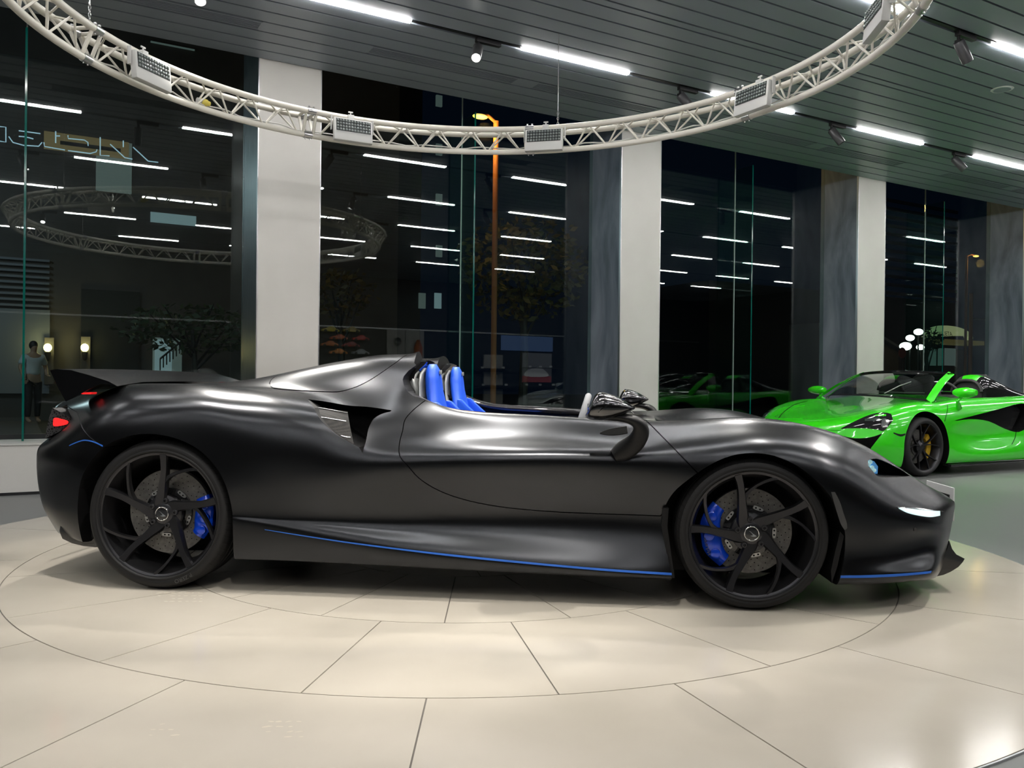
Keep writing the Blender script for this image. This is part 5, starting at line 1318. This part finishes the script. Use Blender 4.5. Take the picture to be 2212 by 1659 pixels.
# second building, behind the middle window
b2 = empty('apartment_tower', (0,0,0), 0, 'dark building behind the middle window with two small lit windows', 'building')
m = MB(); s0, _ = on_n(862, 500, FN+4); s1, _ = on_n(965, 500, FN+4); mbox_sn(m, s0-9, s1, FN+6.2, FN+12, -0.03, 16); m.build('tower_wall', M['facade_dark'], b2, smooth=0)
for x0, x1, mm in ((904,917,M['lit_dim']), (938,951,M['lit_cool'])): fpart(x0, 633, x1, 667, 'window', mm, b2, n=FN+6.15)
m = MB()
for y in (206, 311, 419, 530): fpart(941, y, 953, y+26, 'stair_window', M['lit_dim'], b2, n=FN+6.15)
b3 = empty('low_building', (0,0,0), 0, 'dark building with slatted upper floor behind the window at the right', 'building')
m = MB(); s0, _ = on_n(1430, 500, 31); s1, _ = on_n(2066, 500, 31); z0 = on_n(1990, 655, 31)[1]; mbox_sn(m, s0+3, s1, 31, 36, -0.03, z0+0.2); m.build('lower_wall', mat('facade_blue_grey', (0.045,0.052,0.060), 0.6), b3, smooth=0)
m = MB(); zt = z0+0.2
for k in range(12): mbox_sn(m, s0+14, s1, 30.9, 31.0, zt+0.12+k*.48, zt+0.30+k*.48)
m.build('louvres', M['facade_grey'], b3, smooth=0)
# shop with a lit round awning
shp = empty('corner_shop', (0,0,0), 0, 'small shop with a glowing half round cream awning, seen through the rightmost window', 'shop')
NS = 24.0
sA, zA = on_n(1990, 733, NS); sB, zB = on_n(2084, 730, NS); _, zT = on_n(2035, 703, NS); mid = (sA+sB)/2; rr_ = (sB-sA)/2
m = MB(); G = []
for i in range(17):
    a = PI*i/16; row = []
    for j in range(9):
        b = PI/2*j/8; row.append(W(mid - rr_*math.cos(a), NS - 1.0*math.sin(b)*math.sin(a), zA + (zT-zA)*math.sin(a)*math.cos(b*0.85)))
    G.append(row)
m.grid(G); m.build('awning', mat('lit_awning_cloth', (0.55,0.5,0.3), 0.7, emit=(0.80,0.80,0.42), es=0.30), shp)
m = MB(); mbox_sn(m, sA, sB, NS-0.95, NS, on_n(2035, 745, NS)[1], zA-0.01); m.build('awning_valance', mat('awning_valance', (0.25,0.2,0.1), 0.7, emit=(0.55,0.42,0.15), es=0.10), shp, smooth=0)
m = MB(); mbox_sn(m, sA-0.2, sB+0.5, NS+0.02, NS+2, -0.03, zA-0.4); m.build('shop_front', M['facade'], shp, smooth=0)
for x0, x1 in ((1995,2006),(2009,2020),(2026,2035),(2040,2062)): fpart(x0, 752, x1, 790, 'shop_window', M['lit_dim'], shp, n=NS+0.01, th=0.05)
cu = bpy.data.curves.new('awning_lettering', 'FONT'); cu.body = '#1LIETA'; cu.size = 0.28; cu.extrude = 0.001; cu.align_x = 'CENTER'; cu.align_y = 'CENTER'
to = bpy.data.objects.new('awning_lettering', cu); COL.objects.link(to); dg = bpy.context.evaluated_depsgraph_get(); tme = bpy.data.meshes.new_from_object(to.evaluated_get(dg)); bpy.data.objects.remove(to); tme.materials.clear(); tme.materials.append(M['facade_dark'])
to = bpy.data.objects.new('awning_lettering', tme); COL.objects.link(to); sT, zTt = on_n(2042, 721, NS-1.03); to.location = W(sT, NS-1.03, zTt); to.rotation_euler = (R(80), 0, WROT); to.parent = shp
# lamps in the street
def street_lamp(x, ytop, ybase, n, arm, matl, light, lb, r=.05, heads=None, pole=None):
    s, zt = on_n(x, ytop, n); t = empty('street_lamp', W(s, n, -0.03), WROT, lb, 'street lamp')
    m = MB(); cyl(m, (0,0,0), (0,0,zt+.03), r, 10)
    if arm: m.tube([(0,0,zt), (arm*0.5,0,zt+.10), (arm,0,zt+.08)], .03, 8)
    m.build('pole', pole or M['spot_grey'], t)
    m = MB(); m.sphere((arm,0,zt+.06), .09, 14, 8, (1.6,1,.45)); m.build('lamp_head', matl, t)
    ld = bpy.data.lights.new('street_glow', 'POINT'); ld.energy = light[0]; ld.color = light[1]; ld.shadow_soft_size = .15; lo = bpy.data.objects.new('street_glow', ld); COL.objects.link(lo); lo.parent = t; lo.location = (arm, -.2, zt-.25)
    return t
orange_lit = mat('orange_lit_pole', (0.45,0.16,0.06), 0.6)  # orange of the street lamp's light put into the pole colour
street_lamp(-420, 250, 600, 17.5, .3, M['street_white'], (190,(.8,.9,1)), 'added white street lamp beyond the left edge of the view, brightening the stone building')  # added lamp out of view, brightens the facade behind the left window
street_lamp(1072, 262, 480, 13.0, -.32, M['sodium'], (90,(1,.5,.12)), 'orange street lamp on a tall pole, just outside the middle window', pole=orange_lit)
street_lamp(2088, 552, 800, 20.0, .62, M['sodium'], (30,(1,.55,.15)), 'small orange street lamp seen through the rightmost window', pole=orange_lit)
sp_, zz = on_n(2098, 632, 19.0); t = empty('utility_pole', W(sp_, 19.0, -0.03), WROT, 'short brown utility pole beside the small orange street lamp', 'pole'); m = MB(); cyl(m, (0,0,0), (0,0,zz), .07, 10); m.build('pole', orange_lit, t); m = MB(); m.box((0.7,0,zz-.95),(1.3,.05,.05)); m.build('crossbar', M['spot_grey'], t)
for i, (x, y, rx, lb) in enumerate(((1966,730,.14,'left upper'), (1956,748,.19,'lowest and largest'), (1988,750,.13,'right lower'), (1984,717,.15,'topmost'))):
    s, z = on_n(x, y, 18.0); t = empty('globe_lamp', W(s, 18.0, z), 0, 'glaring white street globe before the shop awning, %s of four' % lb, 'lamp', 'white globe lamps before the shop')
    m = MB(); m.sphere((0,0,0), rx, 14, 10, (1,1,.72)); m.build('globe', M['street_white'], t); m = MB(); cyl(m, (0,0,-.05), (0,0,-z-.03), .03, 8); m.build('stem', M['black_metal'], t)
s, z = on_n(1949, 762, 17.5); t = empty('round_sign', W(s, 17.5, z), WROT, 'round dull red sign under the white globe lamps', 'sign'); m = MB(); m.lathe([(0,.02),(.17,.02),(.18,0),(.17,-.02),(0,-.02)], 28, Matrix.Rotation(PI/2, 4, 'X')); m.build('sign_disc', mat('dull_red', (0.35,0.05,0.03), 0.6), t); m = MB(); cyl(m, (0,0,-.15), (0,0,-z-.03), .02, 8); m.build('post', M['black_metal'], t)
# house gable left of the shop
hs = empty('house', (0,0,0), 0, 'low beige house with a sloping roof edge at the left side of the rightmost window', 'house')
sA2, zA2 = on_n(1880, 722, 25.0); sB2, zB2 = on_n(1944, 762, 25.0); m = MB(); poly = [(sA2-3,-.03),(sB2,-.03),(sB2,zB2),(sA2,zA2),(sA2-3,zA2+.4)]; m.prism(poly, 25.0, 27.0, lambda a, b, l: W(a, l, b)); m.build('wall', mat('beige_wall', (0.24,0.22,0.18), 0.8), hs, smooth=0)
m = MB(); m.obox(W(sA2-.2, 24.9, zA2+.15), W(sB2+.2, 24.9, zB2+.03), .3, .12); m.build('roof_edge', M['facade_grey'], hs)
# trees: a trunk and a crown of single leaves
def tree(x, ybot, n, rx, rz, zc, nl, lb, col):
    random.seed(int(x)); s, _ = on_n(x, 700, n); t = empty('street_tree', W(s, n, -0.03), 0, lb, 'tree')
    m = MB(); m.tube([(0,0,0),(.03,.02,zc*.5),(-.04,0,zc)], .08, 8, rs=[.10,.08,.04])
    for k in range(6):
        a = k*1.1; m.tube([(0,0,zc*.55+.1*k),(rx*.6*math.cos(a), rx*.6*math.sin(a), zc+.1*k)], .025, 6, rs=[.035,.012])
    m.build('trunk', M['facade_dark'], t)
    m = MB()
    for k in range(nl):
        while True:
            q = Vector((random.uniform(-1,1), random.uniform(-1,1), random.uniform(-1,1)))
            if 0.25 < q.length < 1: break
        c = Vector((q.x*rx, q.y*rx, zc + q.z*rz)) + Vector((.12*math.sin(k), .12*math.cos(k*1.3), 0)); a = Vector((random.gauss(0,1), random.gauss(0,1), random.gauss(0,.5))).normalized(); b = a.cross(Vector((random.gauss(0,1), random.gauss(0,1), random.gauss(0,1)))).normalized(); L = random.uniform(.06,.12)
        m.add([c-a*L, c-b*L*.45, c+a*L, c+b*L*.45], [(0,1,2,3)])
    m.build('crown', mat('leaves', col, 0.6), t, smooth=0, fix=False)['kind'] = 'stuff'
tree(420, 800, 19.0, 1.5, .55, 2.05, 900, 'street tree with dark leaves left of the first white pillar, across the street', (0.05,0.08,0.04))
tree(1130, 700, 14.5, 1.3, 1.1, 3.3, 1300, 'street tree lit orange by the street lamp, behind the middle window', (0.10,0.09,0.03))
tree(735, 700, 18.0, .8, .6, 2.9, 350, 'faint brown leaved street tree beside the first white pillar', (0.10,0.08,0.03))
tree(2003, 700, 19.5, .55, .45, 2.75, 260, 'small dark tree in front of the glowing shop awning', (0.02,0.03,0.02))
# sign made of thin glowing outlines outside the left window, read from behind
sg = empty('neon_sign', (0,0,0), 0, 'reversed outline sign of thin glowing blue white letters outside the left window', 'sign')
M['neon'] = mat('neon_tube', (0.5,0.6,0.7), 0.4, emit=(0.55,0.75,1.0), es=0.55)
STR = [[(0,1080),(50,1085),(50,1212),(0,1205)],[(75,1165),(110,1215),(200,1240),(330,1248),(358,1215)],[(160,1115),(345,1140)],[(160,1163),(215,1167),(285,1185)],[(475,1120),(475,1220)],[(475,1160),(512,1160)],[(375,1215),(380,1250),(555,1280)],
 [(580,1155),(582,1182),(720,1195),(750,1215),(752,1245)],[(580,1285),(770,1310),(820,1295),(828,1275)],[(855,1170),(855,1325),(935,1330)],[(940,1230),(1065,1345),(1130,1358)],[(1052,1200),(1052,1255)],[(1135,1255),(1265,1375),(1350,1385)]]
for st in STR:
    pts = []
    for a, b in st: s, z = on_n(a/3.95, b/3.95, 9.1); pts.append(W(s, 9.1, z))
    m = MB(); m.tube(pts, 0.0055, 6); m.build('letter_stroke', M['neon'], sg)
# ------------------------------------------------------------------ person in the street, seen from behind
def skin(name, verts, edges, radii, matl, parent, sub=1):
    me = bpy.data.meshes.new(name); me.from_pydata(verts, edges, []); o = bpy.data.objects.new('tmp', me); COL.objects.link(o)
    o.modifiers.new('s', 'SKIN'); 
    for i, r in enumerate(radii): me.skin_vertices[0].data[i].radius = (r, r) if not isinstance(r, tuple) else r
    me.skin_vertices[0].data[0].use_root = True
    sb = o.modifiers.new('b', 'SUBSURF'); sb.levels = sub; sb.render_levels = sub
    dg = bpy.context.evaluated_depsgraph_get(); nm = bpy.data.meshes.new_from_object(o.evaluated_get(dg)); bpy.data.objects.remove(o)
    nm.materials.clear(); nm.materials.append(matl); nm.polygons.foreach_set('use_smooth', [True]*len(nm.polygons)); r = bpy.data.objects.new(name, nm); COL.objects.link(r); r.parent = parent; return r
s, _ = on_n(72, 800, 21.0)
per = empty('person', W(s, 20.6, -0.03), WROT+R(25), 'person in white shirt and dark trousers standing outside the left window, seen from behind', 'person')
sk = mat('skin', (0.45,0.28,0.2), 0.5); shirt = mat('white_shirt', (0.62,0.65,0.70), 0.7, emit=None); trs = mat('dark_trousers', (0.02,0.02,0.025), 0.8); hair = mat('black_hair', (0.01,0.01,0.01), 0.6)
V = [(0,0,.95),(0,0,1.12),(0,0,1.30),(0,0,1.44),(0,-.01,1.52),(0,-.02,1.62),(0,-.01,1.70),(-.17,0,1.42),(-.26,.02,1.20),(-.24,-.10,.98),(-.235,-.15,.92),(.17,0,1.42),(.27,.03,1.20),(.22,-.13,1.06),(.20,-.20,1.03),(-.09,0,.86),(-.10,-.02,.50),(-.10,.02,.08),(-.10,-.12,.04),(.09,0,.86),(.10,.0,.50),(.11,.05,.08),(.11,-.09,.04)]
Ed = [(0,1),(1,2),(2,3),(3,4),(4,5),(5,6),(3,7),(7,8),(8,9),(9,10),(3,11),(11,12),(12,13),(13,14),(0,15),(15,16),(16,17),(17,18),(0,19),(19,20),(20,21),(21,22)]
Rd = [(.14,.10),(.13,.10),(.16,.11),(.13,.09),.05,(.075,.09),(.07,.085),.055,.045,.032,.03,.055,.045,.032,.03,.085,.06,.04,.035,.085,.06,.04,.035]
skin('body', V, Ed, Rd, sk, per, 2)
skin('shirt', [(0,0,.98),(0,0,1.14),(0,0,1.30),(0,0,1.43),(-.18,0,1.42),(-.25,.02,1.24),(.18,0,1.42),(.26,.03,1.24)], [(0,1),(1,2),(2,3),(3,4),(4,5),(3,6),(6,7)], [(.165,.12),(.155,.12),(.18,.13),(.14,.11),.075,.07,.075,.07], shirt, per, 2)
skin('trousers', [(0,0,.98),(-.09,0,.86),(-.10,-.02,.50),(-.10,.02,.12),(.09,0,.86),(.10,0,.50),(.11,.05,.12)], [(0,1),(1,2),(2,3),(0,4),(4,5),(5,6)], [(.155,.115),.10,.075,.06,.10,.075,.06], trs, per, 2)
m = MB(); m.sphere((0,.005,1.665), .098, 16, 10, (.86,1.02,1.05)); m.build('hair', hair, per)
for sx in (-1, 1):
    b0 = Vector((-.235,-.15,.92)) if sx < 0 else Vector((.20,-.20,1.03)); dr_ = Vector((0,-.4,-1)).normalized() if sx < 0 else Vector((0,-1,-.2)).normalized()
    for k in range(5):
        o_ = Vector(((k-1.5)*.018, 0, 0)) if k < 4 else Vector((-.045*sx,0,.02)); L = (.07,.08,.075,.06,.05)[k]
        m = MB(); p0 = b0 + o_; m.tube([p0, p0 + dr_*(L*.6) + o_*.2, p0 + dr_*L + Vector((0,-.008,-.006))], .008, 8, rs=[.009,.008,.006]); m.build('finger', sk, per)
# ================================================================== the far side of the showroom (seen mirrored in the windows)
def refl(x, y, n):                    # a point on interior plane n whose mirror image lies behind the pixel
    s, z = on_n(x, y, 2*N_GLASS - n); return s, z
def rbox(m, x0, y0, x1, y1, n, th, mi=0):
    s0, z1 = refl(x0, y0, n); s1, z0 = refl(x1, y1, n); mbox_sn(m, s0, s1, n, n+th, z0, z1, mi)
NBK = NB + 0.02
m = MB(); _, zl = refl(950, 715, NBK); mbox_sn(m, S0, S1, NBK-0.015, NBK+0.02, zl-.02, zl+.02); struct(m.build('trim_6', M['alu'], smooth=0))
cols_ = [('yellow',(712,716),(0.75,0.60,0.03)),('dark gold',(757,717),(0.5,0.38,0.05)),('orange red',(730,733),(0.7,0.12,0.02)),('red',(777,735),(0.6,0.03,0.02)),('bright orange',(710,747),(0.8,0.2,0.02)),('deep red',(756,749),(0.45,0.03,0.02)),('orange',(729,764),(0.85,0.28,0.03)),('grey',(777,765),(0.4,0.42,0.45))]
for nm, (x, y), c in cols_:
    s, z = refl(x, y, NB+0.12); t = empty('model_car', W(s, NB+0.06, z), WROT, '%s model car on the back wall, seen mirrored in the middle window' % nm, 'model car', 'model cars on the display wall')
    mm = mat('toy_'+nm.replace(' ','_'), c, 0.3, coat=.5); prof = [(-.24,0),(-.22,.07),(-.10,.085),(-.03,.14),(.08,.14),(.16,.08),(.25,.05),(.26,0)]
    m = MB(); m.prism(smooth_poly(prof, 2, False), -.01, .17, lambda a, b, l: (a, l, b)); m.build('body', mm, t, bevel=.012)
    for ax in (-.15, .16): m = MB(); m.tube([(ax,-.015,.015),(ax,.18,.015)], .042, 14); m.build('wheel_pair', M['black_metal'], t)
t = empty('display_case', (0,0,0), 0, 'wall display with two pale panels, mirrored in the middle window left of the glass joint', 'display')
m = MB(); rbox(m, 835, 712, 873, 790, NBK, .04); m.build('panel', mat('display_panel', (0.30,0.29,0.28), 0.5), t, smooth=0); m = MB(); rbox(m, 875, 713, 914, 790, NBK, .04); m.build('panel', mat('display_panel_b', (0.34,0.34,0.33), 0.5), t, smooth=0)
m = MB(); s, z = refl(900, 755, NBK); p = W(s, NBK+.12, z); m.tube([p+Vector((0,0,-.35)), p+Vector((0,0,.05)), p+Vector((0,0,.28))], .1, 14, rs=[.12,.13,.05]); m.build('exhibit', mat('orange_exhibit', (0.5,0.13,0.04), 0.4), t)
m = MB(); s, z = refl(855, 738, NBK); p = W(s, NBK+.12, z); m.sphere(p, .13, 16, 10); m.build('exhibit', M['chrome'], t)
scr = empty('wall_screen', (0,0,0), 0, 'wide dark blue screen on the back wall, mirrored right of the glass fin', 'screen')
m = MB(); rbox(m, 1082, 724, 1192, 760, NBK, .05); m.build('picture', mat('screen_blue', (0.02,0.03,0.06), 0.2, emit=(0.12,0.20,0.42), es=0.9), scr, smooth=0)
ph = empty('car_tv', (0,0,0), 0, 'glowing TV picture of a white car on reddish ground, mirrored in the middle window', 'poster')
m = MB(); rbox(m, 1128, 762, 1190, 826, NBK+.0, .03); m.build('tv_picture', mat('tv_ground', (0.15,0.16,0.18), 0.5, emit=(0.3,0.3,0.35), es=0.25), ph, smooth=0)  # TV showing a car, its glow set as emission in the picture
m = MB(); rbox(m, 1128, 812, 1190, 826, NBK+.031, .004); m.build('tv_ground', mat('tv_red', (0.35,0.07,0.08), 0.5, emit=(0.5,0.1,0.12), es=0.3), ph, smooth=0)
m = MB(); s, z = refl(1160, 805, NBK+.1); m.prism(smooth_poly([(-.5,-.12),(-.45,.05),(-.15,.14),(.2,.16),(.5,.02),(.52,-.12)], 3), 0, .006, lambda a, b, l: W(s+a*.8, NBK+.037+l, z+b)); m.build('tv_car', mat('tv_white', (0.7,0.7,0.72), 0.5, emit=(0.8,0.8,0.85), es=0.35), ph, smooth=0)
for x0, x1, y, nm in ((1022,1102,796,'upper left'),(1125,1205,794,'upper right'),(1022,1110,833,'lower left'),(1112,1215,833,'lower right')):
    t = empty('shelf', (0,0,0), 0, 'black wall shelf with white price tags mirrored in the middle window, %s of four' % nm, 'shelf', 'black shelves on the back wall')
    m = MB(); rbox(m, x0, y, x1, y+3, NBK+.1, .35); m.build('board', M['black_metal'], t, smooth=0)
    for k in range(3): xx = x0 + (x1-x0)*(.25+.28*k); m = MB(); rbox(m, xx-3, y-4, xx+3, y, NBK+.45, .004); m.build('price_tag', M['plate_w'], t, smooth=0)
for x0, y0, x1, y1, nm in ((1043,766,1083,796,'topmost'),(1043,803,1083,832,'middle'),(1043,840,1083,872,'lowest')):
    m = MB(); rbox(m, x0, y0, x1, y1, NBK, .08); tag(m.build('pale_panel', mat('panel_pale', (0.33,0.33,0.32), 0.6), smooth=0), 'pale square panel behind the black shelves, the %s of three' % nm, 'panel', 'pale panels behind the shelves')  # plain pale colour on each square panel
# a pale grey car beyond the right edge of the view, mirrored behind the cockpit
def gcopy(o, parent, swap):
    c = o.copy(); COL.objects.link(c)
    if c.type == 'MESH' and any(mm == M['green'] for mm in c.data.materials):
        c.data = c.data.copy()
        for i, mm in enumerate(c.data.materials):
            if mm == M['green']: c.data.materials[i] = swap
    if parent: c.parent = parent
    for ch in [x for x in COL.objects if x.parent == o]: gcopy(ch, c, swap)
    return c
pale = mat('pale_grey_car_paint', (0.36,0.40,0.40), 0.25, coat=1.0)
gcar = gcopy(CAR2, None, pale); s, _ = refl(1152, 860, 1.6); gcar.location = W(s+1.0, 0.3, Z_FLOOR); gcar.rotation_euler = (0,0,WROT)
gcar['label'] = 'pale grey open sports car beyond the right edge, seen mirrored in the middle window'; gcar['category'] = 'car'
